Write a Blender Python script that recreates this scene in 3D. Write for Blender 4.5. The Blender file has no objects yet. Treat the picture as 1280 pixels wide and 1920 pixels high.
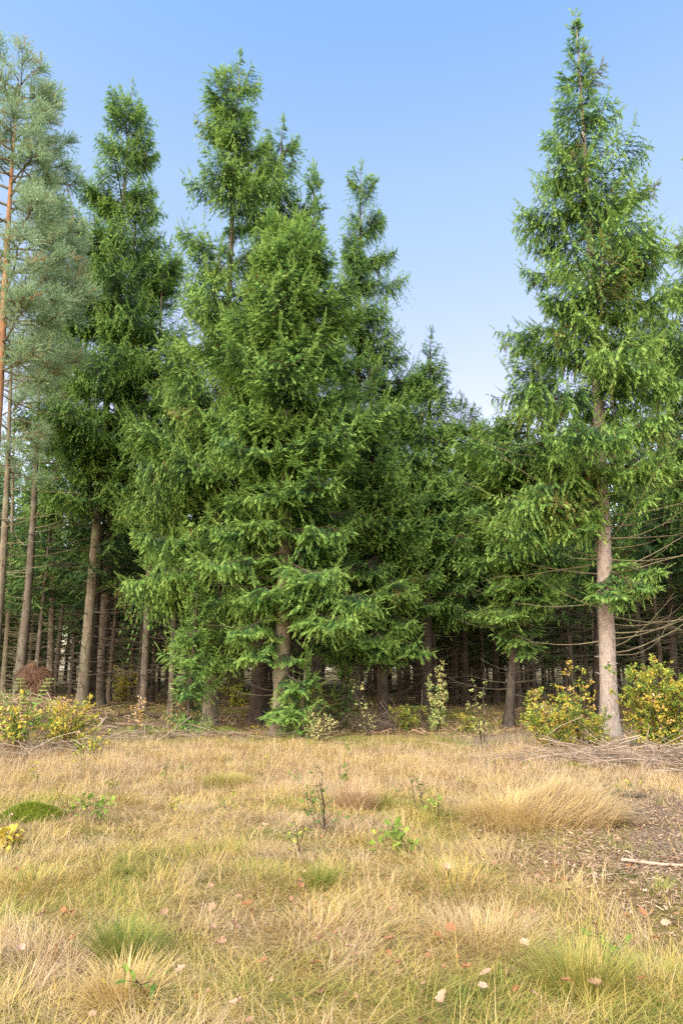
import bpy, math, random
import numpy as np
R = math.radians
rng = np.random.default_rng(11)
random.seed(5)
S = bpy.context.scene

# ------------------------------------------------------------------ camera, sky, sun, exposure
F, CH, PITCH = 1280.0, 1.65, math.atan(295 / 1280)      # focal length in photo pixels, eye height, upward tilt
cam_d = bpy.data.cameras.new('camera'); cam = bpy.data.objects.new('camera', cam_d)
S.collection.objects.link(cam); S.camera = cam
cam.location = (0, 0, CH); cam.rotation_euler = (R(90) + PITCH, 0, 0)
cam_d.sensor_fit = 'VERTICAL'; cam_d.sensor_height = 36; cam_d.lens = 24
cam_d.clip_end = 6000

SUN_EL, SUN_AZ = 43, 205       # azimuth clockwise from +Y: the sun stands behind the camera, a little to the left
W = bpy.data.worlds.new('World'); S.world = W; W.use_nodes = True
nt = W.node_tree; nt.nodes.clear()
def wn(t): return nt.nodes.new(t)
sky = wn('ShaderNodeTexSky'); sky.sky_type = 'NISHITA'; sky.sun_disc = False
sky.sun_elevation = R(SUN_EL); sky.sun_rotation = R(SUN_AZ); sky.air_density = 1.0; sky.dust_density = 2.2; sky.ozone_density = 1.6
tc = wn('ShaderNodeTexCoord'); sep = wn('ShaderNodeSeparateXYZ'); nt.links.new(tc.outputs['Generated'], sep.inputs[0])
ramp = wn('ShaderNodeValToRGB'); nt.links.new(sep.outputs['Z'], ramp.inputs[0])
e = ramp.color_ramp.elements
e[0].position = 0.0; e[0].color = (3.0, 2.4, 1.95, 1)
e[1].position = 1.0; e[1].color = (1.5, 1.32, 1.15, 1)
for p, c in ((0.24, (2.7, 2.1, 1.7, 1)), (0.36, (1.75, 1.22, 1.06, 1)), (0.62, (1.58, 1.47, 1.24, 1)), (0.78, (1.12, 1.38, 1.46, 1))):
    q = e.new(p); q.color = c
mul = wn('ShaderNodeMix'); mul.data_type = 'RGBA'; mul.blend_type = 'MULTIPLY'; mul.inputs['Factor'].default_value = 1
mul.clamp_result = False
nt.links.new(sky.outputs[0], mul.inputs['A']); nt.links.new(ramp.outputs[0], mul.inputs['B'])
bg = wn('ShaderNodeBackground'); bg.inputs['Strength'].default_value = 0.15
out = wn('ShaderNodeOutputWorld'); nt.links.new(mul.outputs['Result'], bg.inputs[0]); nt.links.new(bg.outputs[0], out.inputs[0])

sd = bpy.data.lights.new('sun', 'SUN'); sun = bpy.data.objects.new('sun', sd); S.collection.objects.link(sun)
sd.energy = 2.0; sd.angle = R(30); sd.color = (1.0, 0.97, 0.91)
sun.rotation_euler = (R(90 - SUN_EL), 0, R(180 - SUN_AZ) + math.pi * 0)
import mathutils
_dir = mathutils.Vector((math.sin(R(SUN_AZ)) * math.cos(R(SUN_EL)), math.cos(R(SUN_AZ)) * math.cos(R(SUN_EL)), math.sin(R(SUN_EL))))
sun.rotation_euler = _dir.to_track_quat('Z', 'Y').to_euler()
S.view_settings.view_transform = 'Standard'; S.view_settings.look = 'None'
S.view_settings.exposure = 1.12; S.view_settings.gamma = 1
S.render.engine = 'CYCLES'
S.cycles.max_bounces = 5; S.cycles.diffuse_bounces = 3; S.cycles.glossy_bounces = 1
S.cycles.transmission_bounces = 2; S.cycles.transparent_max_bounces = 4
S.cycles.caustics_reflective = False; S.cycles.caustics_refractive = False
S.cycles.use_denoising = False

# ------------------------------------------------------------------ noise, terrain, pixel-to-place sums
def _hash(ix, iy, seed):
    n = (ix.astype(np.int64) * 374761393 + iy.astype(np.int64) * 668265263 + seed * 1442695041) & 0x7fffffff
    n = ((n ^ (n >> 13)) * 1274126177) & 0x7fffffff
    return ((n ^ (n >> 16)) & 0xffff) / 65535.0
def vnoise(x, y, s, seed=0):
    x = np.asarray(x, float) / s + 1000; y = np.asarray(y, float) / s + 1000
    ix = np.floor(x); iy = np.floor(y); fx = x - ix; fy = y - iy
    fx = fx * fx * (3 - 2 * fx); fy = fy * fy * (3 - 2 * fy)
    a = _hash(ix, iy, seed); b = _hash(ix + 1, iy, seed); c = _hash(ix, iy + 1, seed); d = _hash(ix + 1, iy + 1, seed)
    return (a * (1 - fx) + b * fx) * (1 - fy) + (c * (1 - fx) + d * fx) * fy
def fbm(x, y, s, seed=0): return 0.55 * vnoise(x, y, s, seed) + 0.3 * vnoise(x, y, s * .45, seed + 7) + 0.15 * vnoise(x, y, s * .2, seed + 13)
def ground(x, y):
    x = np.asarray(x, float); y = np.asarray(y, float)
    wood = np.clip((y - 16) / 6, 0, 1)
    h = (fbm(x, y, 1.1, 3) - .5) * .16 + (fbm(x, y, 6, 4) - .5) * .22 + wood * (fbm(x, y, 3.0, 5) - .5) * .35
    near = np.clip(1 - np.hypot(x, y) / 3, 0, 1)
    left = np.exp(-((x + 11.5) / 3.0) ** 2 - ((y - 23) / 4.5) ** 2) * .75
    return h * (1 - near) + left
def gnd(x, y): return float(ground(np.array([x]), np.array([y]))[0])
def ray(px, py):
    a = (960 - py) / F; s, c = math.sin(PITCH), math.cos(PITCH)
    return (px - 640) / F, c - a * s, s + a * c
def gp(px, py):
    "where the ground is seen at a photo pixel"
    x, y, z = ray(px, py); d = CH / max(1e-4, -z)
    for _ in range(4): d = (CH - gnd(x * d, y * d)) / max(1e-4, -z)
    return x * d, y * d
def at(px, py, Y):
    x, y, z = ray(px, py); t = Y / y
    return x * t, Y, CH + z * t
def gx(px, Y):
    "x of a thing on the ground at distance Y whose foot shows at column px"
    return (px - 640) / F * (Y * math.cos(PITCH) - CH * math.sin(PITCH))

# ------------------------------------------------------------------ mesh plumbing
def mesh(name, V, T, attr=None, smooth=False):
    V = np.ascontiguousarray(V, np.float32); T = np.ascontiguousarray(T, np.int32)
    k = T.shape[1]
    m = bpy.data.meshes.new(name)
    m.vertices.add(len(V)); m.vertices.foreach_set('co', V.ravel())
    m.loops.add(T.size); m.loops.foreach_set('vertex_index', T.ravel())
    m.polygons.add(len(T)); m.polygons.foreach_set('loop_start', np.arange(0, T.size, k, dtype=np.int32))
    if attr is not None:
        a = m.attributes.new('tint', 'FLOAT', 'POINT'); a.data.foreach_set('value', np.ascontiguousarray(attr, np.float32))
    m.polygons.foreach_set('use_smooth', np.full(len(T), smooth, bool))
    m.update(calc_edges=True)
    return m
def link(name, m, mat, parent=None, loc=None):
    if mat is not None and not m.materials: m.materials.append(mat)
    o = bpy.data.objects.new(name, m); S.collection.objects.link(o)
    if parent: o.parent = parent
    if loc is not None: o.location = loc
    return o
def tag(o, label=None, cat=None, group=None, kind=None):
    if label: o['label'] = label
    if cat: o['category'] = cat
    if group: o['group'] = group
    if kind: o['kind'] = kind
    return o
def thing(name, loc, label, cat, group=None):
    o = bpy.data.objects.new(name, None); S.collection.objects.link(o); o.location = loc; o.empty_display_size = .3
    return tag(o, label, cat, group)
def copy_tree(o, parent=None):
    c = o.copy(); S.collection.objects.link(c); c.parent = parent
    for ch in [q for q in S.collection.objects if q.parent == o]: copy_tree(ch, c)
    return c
class Geo:
    def __init__(s): s.V = []; s.T = []; s.A = []; s.n = 0
    def add(s, V, T, A=0.5):
        V = np.asarray(V, float).reshape(-1, 3)
        s.V.append(V); s.T.append(np.asarray(T) + s.n)
        s.A.append(np.full(len(V), A) if np.isscalar(A) else np.asarray(A)); s.n += len(V)
    def tube(s, pts, rad, k=5, A=0.5, cap=True):
        P = np.asarray(pts, float); n = len(P); rad = np.broadcast_to(np.asarray(rad, float), (n,))
        t = np.gradient(P, axis=0); t /= np.linalg.norm(t, axis=1)[:, None] + 1e-9
        ref = np.where(np.abs(t[:, 2:3]) > .9, [[1., 0, 0]], [[0., 0, 1]])
        u = np.cross(t, ref); u /= np.linalg.norm(u, axis=1)[:, None] + 1e-9; v = np.cross(t, u)
        for i in range(1, n):      # keep the frame from flipping
            u[i] = u[i - 1] - t[i] * (u[i - 1] @ t[i]); u[i] /= np.linalg.norm(u[i]) + 1e-9; v[i] = np.cross(t[i], u[i])
        a = np.arange(k) * 2 * math.pi / k
        V = P[:, None] + rad[:, None, None] * (np.cos(a)[None, :, None] * u[:, None] + np.sin(a)[None, :, None] * v[:, None])
        i = np.arange(n - 1)[:, None] * k; j = np.arange(k)[None]; j2 = (j + 1) % k
        q = np.stack([i + j, i + j2, i + k + j2, i + k + j], -1).reshape(-1, 4)
        T = np.concatenate([q[:, [0, 1, 2]], q[:, [0, 2, 3]]])
        V = V.reshape(-1, 3)
        if cap:
            V = np.vstack([V, P[-1]]); e = (n - 1) * k
            T = np.concatenate([T, [[e + b, e + (b + 1) % k, n * k] for b in range(k)]])
        s.add(V, T, A)
    def mesh(s, name, smooth=False): return mesh(name, np.concatenate(s.V), np.concatenate(s.T), np.concatenate(s.A), smooth)
def unit(v): return v / (np.linalg.norm(v, axis=-1, keepdims=True) + 1e-9)

# ------------------------------------------------------------------ materials
def newmat(name):
    m = bpy.data.materials.new(name); m.use_nodes = True; m.node_tree.nodes.clear(); return m
def leafmat(name, stops, trans=.3, rough=.6, vary=.25, noise=6.0, spec=.25):
    m = newmat(name); N = m.node_tree.nodes; L = m.node_tree.links
    at_ = N.new('ShaderNodeAttribute'); at_.attribute_name = 'tint'
    rp = N.new('ShaderNodeValToRGB'); el = rp.color_ramp.elements
    el[0].position, el[0].color = stops[0][0], (*stops[0][1], 1); el[1].position, el[1].color = stops[-1][0], (*stops[-1][1], 1)
    for p, c in stops[1:-1]:
        q = el.new(p); q.color = (*c, 1)
    L.new(at_.outputs['Fac'], rp.inputs[0])
    oi = N.new('ShaderNodeObjectInfo'); tcx = N.new('ShaderNodeTexCoord'); nz = N.new('ShaderNodeTexNoise'); nz.inputs['Scale'].default_value = noise; nz.inputs['Detail'].default_value = 2
    L.new(tcx.outputs['Object'], nz.inputs['Vector'])
    ad = N.new('ShaderNodeMath'); ad.operation = 'MULTIPLY_ADD'; L.new(nz.outputs['Fac'], ad.inputs[0]); ad.inputs[1].default_value = vary * 2.2; ad.inputs[2].default_value = 1 - vary * 1.1
    a2 = N.new('ShaderNodeMath'); a2.operation = 'MULTIPLY_ADD'; L.new(oi.outputs['Random'], a2.inputs[0]); a2.inputs[1].default_value = vary * .5; a2.inputs[2].default_value = -vary * .25
    a3 = N.new('ShaderNodeMath'); a3.operation = 'ADD'; L.new(ad.outputs[0], a3.inputs[0]); L.new(a2.outputs[0], a3.inputs[1])
    hs = N.new('ShaderNodeHueSaturation'); L.new(rp.outputs[0], hs.inputs['Color']); L.new(a3.outputs[0], hs.inputs['Value'])
    pb = N.new('ShaderNodeBsdfPrincipled'); L.new(hs.outputs[0], pb.inputs['Base Color']); pb.inputs['Roughness'].default_value = rough
    pb.inputs['Specular IOR Level'].default_value = spec
    tr = N.new('ShaderNodeBsdfTranslucent'); L.new(hs.outputs[0], tr.inputs['Color'])
    mx = N.new('ShaderNodeMixShader'); mx.inputs[0].default_value = trans; L.new(pb.outputs[0], mx.inputs[1]); L.new(tr.outputs[0], mx.inputs[2])
    o = N.new('ShaderNodeOutputMaterial'); L.new(mx.outputs[0], o.inputs[0])
    return m
def barkmat(name, c1, c2, c3=None, scale=9, stretch=.25, bump=.5, lichen=(.22, .24, .17), lich=.35, crack=.6):
    m = newmat(name); N = m.node_tree.nodes; L = m.node_tree.links
    tcx = N.new('ShaderNodeTexCoord'); mp = N.new('ShaderNodeMapping'); L.new(tcx.outputs['Object'], mp.inputs[0]); mp.inputs['Scale'].default_value = (1, 1, stretch)
    nz = N.new('ShaderNodeTexNoise'); nz.inputs['Scale'].default_value = scale; nz.inputs['Detail'].default_value = 6; nz.inputs['Roughness'].default_value = .7; L.new(mp.outputs[0], nz.inputs[0])
    rp = N.new('ShaderNodeValToRGB'); el = rp.color_ramp.elements; el[0].position = .32; el[0].color = (*c1, 1); el[1].position = .68; el[1].color = (*c2, 1); L.new(nz.outputs['Fac'], rp.inputs[0])
    vo = N.new('ShaderNodeTexVoronoi'); vo.feature = 'DISTANCE_TO_EDGE'; vo.inputs['Scale'].default_value = scale * 2.2; L.new(mp.outputs[0], vo.inputs['Vector'])
    cr = N.new('ShaderNodeValToRGB'); ce = cr.color_ramp.elements; ce[0].position = 0; ce[0].color = (.45, .42, .4, 1); ce[1].position = .14; ce[1].color = (1, 1, 1, 1); L.new(vo.outputs['Distance'], cr.inputs[0])
    mu = N.new('ShaderNodeMix'); mu.data_type = 'RGBA'; mu.blend_type = 'MULTIPLY'; mu.inputs['Factor'].default_value = crack; L.new(rp.outputs[0], mu.inputs['A']); L.new(cr.outputs[0], mu.inputs['B'])
    n2 = N.new('ShaderNodeTexNoise'); n2.inputs['Scale'].default_value = 2.3; n2.inputs['Detail'].default_value = 5; L.new(tcx.outputs['Object'], n2.inputs[0])
    r2 = N.new('ShaderNodeValToRGB'); r2.color_ramp.elements[0].position = .5; r2.color_ramp.elements[1].position = .68; r2.color_ramp.elements[1].color = (lich, lich, lich, 1); L.new(n2.outputs['Fac'], r2.inputs[0])
    ml = N.new('ShaderNodeMix'); ml.data_type = 'RGBA'; L.new(r2.outputs[0], ml.inputs['Factor']); L.new(mu.outputs['Result'], ml.inputs['A']); ml.inputs['B'].default_value = (*lichen, 1)
    col = ml.outputs['Result']
    if c3:     # orange upper bark of the pines, starting part way up the stem
        sp = N.new('ShaderNodeSeparateXYZ'); L.new(tcx.outputs['Object'], sp.inputs[0]); mr = N.new('ShaderNodeMapRange'); mr.inputs[1].default_value = 4.5; mr.inputs[2].default_value = 10; L.new(sp.outputs['Z'], mr.inputs[0])
        m3 = N.new('ShaderNodeMix'); m3.data_type = 'RGBA'; L.new(mr.outputs[0], m3.inputs['Factor']); L.new(col, m3.inputs['A'])
        r3 = N.new('ShaderNodeValToRGB'); r3.color_ramp.elements[0].position = .3; r3.color_ramp.elements[0].color = tuple(x * .45 for x in c3) + (1,); r3.color_ramp.elements[1].position = .6; r3.color_ramp.elements[1].color = (*c3, 1); L.new(nz.outputs['Fac'], r3.inputs[0]); L.new(r3.outputs[0], m3.inputs['B'])
        col = m3.outputs['Result']
    pb = N.new('ShaderNodeBsdfPrincipled'); pb.inputs['Roughness'].default_value = .9; pb.inputs['Specular IOR Level'].default_value = .15; L.new(col, pb.inputs['Base Color'])
    bp = N.new('ShaderNodeBump'); bp.inputs['Strength'].default_value = bump; bp.inputs['Distance'].default_value = .03; L.new(nz.outputs['Fac'], bp.inputs['Height']); L.new(bp.outputs[0], pb.inputs['Normal'])
    o = N.new('ShaderNodeOutputMaterial'); L.new(pb.outputs[0], o.inputs[0]); return m
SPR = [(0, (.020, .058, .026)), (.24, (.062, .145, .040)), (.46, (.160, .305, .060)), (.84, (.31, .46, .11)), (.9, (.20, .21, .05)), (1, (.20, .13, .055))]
needle = leafmat('spruce_needles', SPR, trans=.4)
needle_back = leafmat('shaded_spruce_needles', [(0, (.030, .070, .026)), (.5, (.085, .17, .045)), (.84, (.20, .31, .07)), (1, (.20, .13, .06))], trans=.4, vary=.3)  # darker copy of the needle colours, with the wood's shade put into them
pine_needle = leafmat('pine_needles', [(0, (.17, .28, .14)), (.5, (.32, .46, .27)), (.85, (.48, .60, .34)), (1, (.45, .29, .12))], trans=.45, noise=3)
broad = leafmat('autumn_leaves', [(0, (.10, .20, .035)), (.3, (.25, .36, .06)), (.5, (.50, .50, .08)), (.7, (.66, .52, .08)), (.85, (.60, .38, .11)), (1, (.60, .44, .28))], trans=.35, noise=4)
palef = leafmat('pale_green_leaves', [(0, (.24, .38, .11)), (.6, (.46, .52, .18)), (1, (.66, .58, .26))], trans=.35)
bark = barkmat('spruce_bark', (.070, .058, .045), (.175, .145, .11))
bark_mid = barkmat('grey_green_spruce_bark', (.10, .085, .06), (.25, .21, .15), lich=.6, lichen=(.20, .23, .13), bump=.9)
bark_pale = barkmat('pale_pinkish_spruce_bark', (.19, .155, .13), (.42, .35, .30), bump=.9, lich=.5, lichen=(.30, .30, .24), scale=16, stretch=.4, crack=.3)
bark_dark = barkmat('dark_spruce_bark', (.035, .029, .023), (.095, .075, .058), lich=.15)
bark_pine = barkmat('pine_bark', (.10, .07, .05), (.26, .19, .14), c3=(.42, .22, .12), scale=7)
deadwood = barkmat('dead_twig_wood', (.13, .11, .075), (.30, .26, .16), scale=12, lichen=(.26, .29, .15), lich=.8, bump=.1)
deaddark = barkmat('dark_twig_wood', (.04, .032, .024), (.12, .095, .065), scale=12, bump=.1)

# ------------------------------------------------------------------ ground sheet
def build_ground():
    a = np.concatenate([-np.geomspace(1400, 26, 16), np.arange(-25, 25.01, .25), np.geomspace(26, 1400, 16)])
    b = np.concatenate([-np.geomspace(600, 4, 10), np.arange(-3, 2, .5), np.arange(2, 34, .2), np.geomspace(34.5, 1800, 26)])
    X, Y = np.meshgrid(a, b); nx = len(a)
    far = np.clip(1 - (np.hypot(X, Y) - 70) / 60, 0, 1)
    Z = ground(X, Y) * far
    i = np.arange(len(b) - 1)[:, None] * nx + np.arange(nx - 1)[None]
    Q = np.stack([i, i + 1, i + nx + 1, i + nx], -1).reshape(-1, 4)
    m = newmat('ground'); N = m.node_tree.nodes; L = m.node_tree.links
    tcx = N.new('ShaderNodeTexCoord'); sp = N.new('ShaderNodeSeparateXYZ'); L.new(tcx.outputs['Object'], sp.inputs[0])
    def noise(s, d=5, r=.6):
        n = N.new('ShaderNodeTexNoise'); n.inputs['Scale'].default_value = s; n.inputs['Detail'].default_value = d; n.inputs['Roughness'].default_value = r; L.new(tcx.outputs['Object'], n.inputs[0]); return n.outputs['Fac']
    def rampn(src, st):
        rp = N.new('ShaderNodeValToRGB'); el = rp.color_ramp.elements
        el[0].position, el[0].color = st[0][0], (*st[0][1], 1); el[1].position, el[1].color = st[-1][0], (*st[-1][1], 1)
        for p, c in st[1:-1]:
            q = el.new(p); q.color = (*c, 1)
        L.new(src, rp.inputs[0]); return rp.outputs[0]
    def mix(f, A, B):
        x = N.new('ShaderNodeMix'); x.data_type = 'RGBA'; L.new(f, x.inputs['Factor']); L.new(A, x.inputs['A']); L.new(B, x.inputs['B']); return x.outputs['Result']
    mead = rampn(noise(2.2, 8, .75), [(.3, (.13, .10, .035)), (.5, (.30, .22, .09)), (.7, (.42, .30, .13))])
    grn = rampn(noise(9, 4), [(.3, (.10, .12, .02)), (.7, (.22, .25, .05))])
    mead = mix(rampn(noise(.9, 4), [(.5, (0, 0, 0)), (.66, (.8, .8, .8))]), mead, grn)
    lit = rampn(noise(26, 8, .8), [(.3, (.06, .042, .028)), (.5, (.17, .12, .08)), (.72, (.34, .25, .17))])
    moss = rampn(noise(12, 5), [(.3, (.07, .09, .015)), (.7, (.20, .22, .035))])
    flo = mix(rampn(noise(.55, 5), [(.46, (0, 0, 0)), (.58, (.9, .9, .9))]), lit, moss)
    def mth(op, a, b=None, c=None):
        x = N.new('ShaderNodeMath'); x.operation = op
        for k, v in enumerate((a, b, c)):
            if v is None: continue
            if isinstance(v, (int, float)): x.inputs[k].default_value = v
            else: L.new(v, x.inputs[k])
        return x.outputs[0]
    f = mth('MULTIPLY_ADD', noise(.6, 3), 7.0, sp.outputs['Y']); f = mth('MULTIPLY_ADD', f, .33, -(20.5 * .33)); f = mth('MINIMUM', mth('MAXIMUM', f, 0.0), 1.0)
    base = mix(f, mead, flo)
    # bare litter strip on the right of the meadow
    g = mth('MULTIPLY_ADD', noise(1.1, 3), 3.0, sp.outputs['X']); g = mth('SUBTRACT', g, 3.9)
    g = mth('MINIMUM', mth('MAXIMUM', mth('MULTIPLY', g, 1.5), 0.0), 1.0)
    base = mix(g, base, lit) if False else base
    litm = N.new('ShaderNodeMix'); litm.data_type = 'RGBA'; gg = mth('MULTIPLY', g, mth('SUBTRACT', 1.0, f)); L.new(gg, litm.inputs['Factor']); L.new(base, litm.inputs['A']); L.new(rampn(noise(26, 8, .8), [(.3, (.10, .07, .05)), (.5, (.26, .19, .13)), (.7, (.46, .36, .27))]), litm.inputs['B'])
    pb = N.new('ShaderNodeBsdfPrincipled'); pb.inputs['Roughness'].default_value = 1; pb.inputs['Specular IOR Level'].default_value = .05; L.new(litm.outputs['Result'], pb.inputs['Base Color'])
    bp = N.new('ShaderNodeBump'); bp.inputs['Strength'].default_value = .9; bp.inputs['Distance'].default_value = .05; L.new(noise(30, 6, .7), bp.inputs['Height']); L.new(bp.outputs[0], pb.inputs['Normal'])
    o = N.new('ShaderNodeOutputMaterial'); L.new(pb.outputs[0], o.inputs[0])
    tag(link('ground', mesh('ground', np.stack([X, Y, Z], -1).reshape(-1, 3), Q, smooth=True), m), kind='structure')
build_ground()

# ------------------------------------------------------------------ spruce: branch library -> crowns
# A template is a list of needle twigs (start, direction, length, half width, tint, droop) in a frame with x outward, z up.
def branch_template(L, pend, r, sp2=.12, spt=.075, tw=(.12, .2), wid=.024):
    P = []; D = []; Ln = []; Wd = []; Ti = []; Tt = []
    wood = []
    def prim(t): return np.array([L * t * (1 - .06 * t), L * .03 * math.sin(3 * t + ph), L * (-.30 * t + .34 * t * t)])
    ph = r.uniform(0, 6)
    n = max(3, int(L * .92 / sp2))
    for i in range(n + 1):
        t = .08 + .92 * i / n
        if r.random() < .08 and t < .9: continue
        b = prim(t); tan = unit(prim(min(1, t + .02)) - prim(t - .02))
        env = min(1, (t / .2)) * max(0., 1 - t) ** .85
        for side in (-1, 1):
            sl = (.12 + .46 * min(L, 1.7) * env + .12 * min(1, L)) * r.uniform(.6, 1.2)
            sl = min(sl, 1.15)
            if t > .9: sl = .13
            ang = R(r.uniform(42, 62)) if t < .95 else R(28)
            lat = np.array([-tan[1], tan[0], 0]); lat = unit(lat) * side
            d = unit(tan * math.cos(ang) + lat * math.sin(ang) + np.array([0, 0, r.normal(0, .10)]))
            drop = pend * r.uniform(.6, 1.3)
            m = max(2, int(sl / spt))
            us = (np.arange(m) + .5) / m
            pos = b + sl * us[:, None] * d * (1 - .30 * min(1, pend) * us[:, None]) + np.array([0, 0, -1.]) * (drop * sl * us ** 1.6)[:, None]
            tang = unit(d[None] + np.array([0, 0, -1.]) * (drop * 1.6 * us ** .6)[:, None])
            lat2 = unit(np.cross(tang, [0, 0, 1.0]) + r.normal(0, .25, (m, 3)))
            for s2 in (-1, 1):
                a2 = R(33) + r.normal(0, .12, m)
                dd = unit(tang * np.cos(a2)[:, None] + s2 * lat2 * np.sin(a2)[:, None] + np.array([0, 0, -.16 - .35 * min(pend, 1.2)]) + r.normal(0, .08, (m, 3)))
                P.append(pos); D.append(dd); Ln.append(r.uniform(*tw, m) * (1.1 - .45 * us)); Wd.append(wid * r.uniform(.8, 1.2, m))
                fresh = .06 + .50 * us ** 2 + .24 * t  # lighter new growth at tips; shade of the inner crown put into dark tints
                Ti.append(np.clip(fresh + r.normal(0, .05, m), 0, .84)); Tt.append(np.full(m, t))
            # end twig of the branchlet
            P.append(pos[-1:]); D.append(tang[-1:]); Ln.append([tw[1]]); Wd.append([wid * 1.05]); Ti.append([min(.84, .5 + .3 * t)]); Tt.append([t])
            wood.append((b, pos[m // 2], pos[-1]))
    for j in range(max(3, int(L / .1))):      # needles on the main axis near the tip
        t = 1 - .5 * j / max(3, int(L / .1)); b = prim(t)
        P.append(b[None]); D.append(unit(prim(min(1, t + .02)) - prim(t - .02) + r.normal(0, .25, 3))[None]); Ln.append([.13]); Wd.append([wid]); Ti.append([.62]); Tt.append([t])
    q = prim(1); dq = unit(prim(1) - prim(.94) + np.array([0, 0, .03 * L]))
    for j in range(max(2, int(L / .28))):      # the bare-sided leading shoot that makes the outline spiky
        for s2 in (-1, 0, 1):
            P.append(q[None]); D.append(unit(dq + s2 * np.array([0, .5, 0]) + r.normal(0, .1, 3))[None]); Ln.append([.11]); Wd.append([wid * .7]); Ti.append([.66]); Tt.append([1.])
        q = q + dq * .07
    P.append(q[None]); D.append(dq[None]); Ln.append([.16]); Wd.append([wid * .9]); Ti.append([.7]); Tt.append([1.])
    axis = np.array([prim(t) for t in np.linspace(0, 1, 6)])
    return dict(L=L, P=np.concatenate(P), D=np.concatenate(D), Ln=np.concatenate(Ln), W=np.concatenate(Wd), Ti=np.concatenate(Ti), Tt=np.concatenate(Tt), axis=axis, wood=wood)
_libs = {}
def library(pend, detail):
    key = (round(pend, 2), detail)
    if key not in _libs:
        r = np.random.default_rng(int(pend * 100) + detail * 7)
        kw = {0: dict(sp2=.125, spt=.06, tw=(.09, .15), wid=.0265), 1: dict(sp2=.20, spt=.12, tw=(.15, .25), wid=.042), 2: dict(sp2=.34, spt=.22, tw=(.30, .48), wid=.065), 3: dict(sp2=.10, spt=.055, tw=(.07, .12), wid=.019)}[detail]
        _libs[key] = {L: [branch_template(L, pend, r, **kw) for _ in range(3)] for L in (.35, .6, .9, 1.3, 1.9, 2.6)}
    return _libs[key]
SP_U = np.array([0, .36, .70, 1.0])
def twig_mesh(P, D, Ln, Wd, Ti, r):
    "serrated needle sprays: four spine points and three pairs of needle tips each"
    n = len(P); up = np.tile([0, 0, 1.], (n, 1)) + r.normal(0, .42, (n, 3))
    s = unit(np.cross(D, up)); nn = unit(np.cross(s, D))
    V = np.empty((n, 10, 3), np.float32)
    for i, u in enumerate(SP_U): V[:, i] = P + D * (Ln * u)[:, None] - nn * (Ln * .10 * u * u)[:, None]
    for i in range(3):
        w = Wd * (1.0, 1.0, .7)[i]; c = P + D * (Ln * (SP_U[i + 1] + .06))[:, None] - nn * (w * .45)[:, None]
        V[:, 4 + i] = c + s * w[:, None]; V[:, 7 + i] = c - s * w[:, None]
    T = np.array([[i, i + 1, 4 + i] for i in range(3)] + [[i + 1, i, 7 + i] for i in range(3)])
    T = (T[None] + (np.arange(n) * 10)[:, None, None]).reshape(-1, 3)
    return V.reshape(-1, 3), T, np.repeat(Ti, 10)
def place(branches, pend_fn, detail, r, tint=0., wood=None, brown=.04):
    "branches: (origin, azimuth, pitch, length). Returns the crown mesh arrays; adds limbs to the wood Geo"
    Ps = []; Ds = []; Ls = []; Ws = []; Ts = []
    for bi, (o, az, pitch, L) in enumerate(branches):
        lt = .13 * math.sin(o[2] * 5.1 + az * 1.0) + .10 * math.sin(o[2] * 1.7 - az * 2 + o[0] * 2)
        lib = library(pend_fn(L, o[2]), detail)
        k = min(lib, key=lambda q: abs(math.log(q / L))); t = lib[k][r.integers(3)]; s = L / k
        roll = r.normal(0, .09)
        flip = -1 if r.random() < .5 else 1
        cy, sy = math.cos(az), math.sin(az); cp, sp_ = math.cos(pitch), math.sin(pitch); cr, sr = math.cos(roll), math.sin(roll)
        M = np.array([[cy, -sy, 0], [sy, cy, 0], [0, 0, 1]]) @ np.array([[cp, 0, -sp_], [0, 1, 0], [sp_, 0, cp]]) @ np.array([[1, 0, 0], [0, cr, -sr], [0, sr, cr]]) @ np.diag([1, flip, 1])
        keep = r.random(len(t['P'])) < .94
        Ps.append((t['P'][keep] * s) @ M.T + o); D = t['D'][keep] @ M.T
        Ds.append(D); Ls.append(t['Ln'][keep] * (.5 + .5 * s)); Ws.append(t['W'][keep] * (.6 + .4 * s))
        dv = 0. if lt is None else lt; dv += r.normal(0, .05)
        ti = np.clip(t['Ti'][keep] + tint + dv, 0, .84)
        bw = (r.random(len(ti)) < brown * .5 * (1 - t['Tt'][keep])) | ((r.random() < brown * .45) & (r.random(len(ti)) < .6))
        ti = np.where(bw, r.uniform(.9, 1, len(ti)), ti); Ts.append(ti)
        if wood is not None:
            ax = (t['axis'] * s) @ M.T + o; r0 = .008 + .0085 * L
            wood.tube(ax, np.linspace(r0, .004, 6), 4 if detail == 0 else 3, cap=False)
            if detail in (0, 3) and L > .8:
                for (a, b, c) in t['wood'][::2]:
                    wood.tube((np.array([a, b, c]) * s) @ M.T + o, [.006, .004, .002], 3, cap=False)
    return twig_mesh(np.concatenate(Ps), unit(np.concatenate(Ds)), np.concatenate(Ls), np.concatenate(Ws), np.concatenate(Ts), r)

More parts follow.
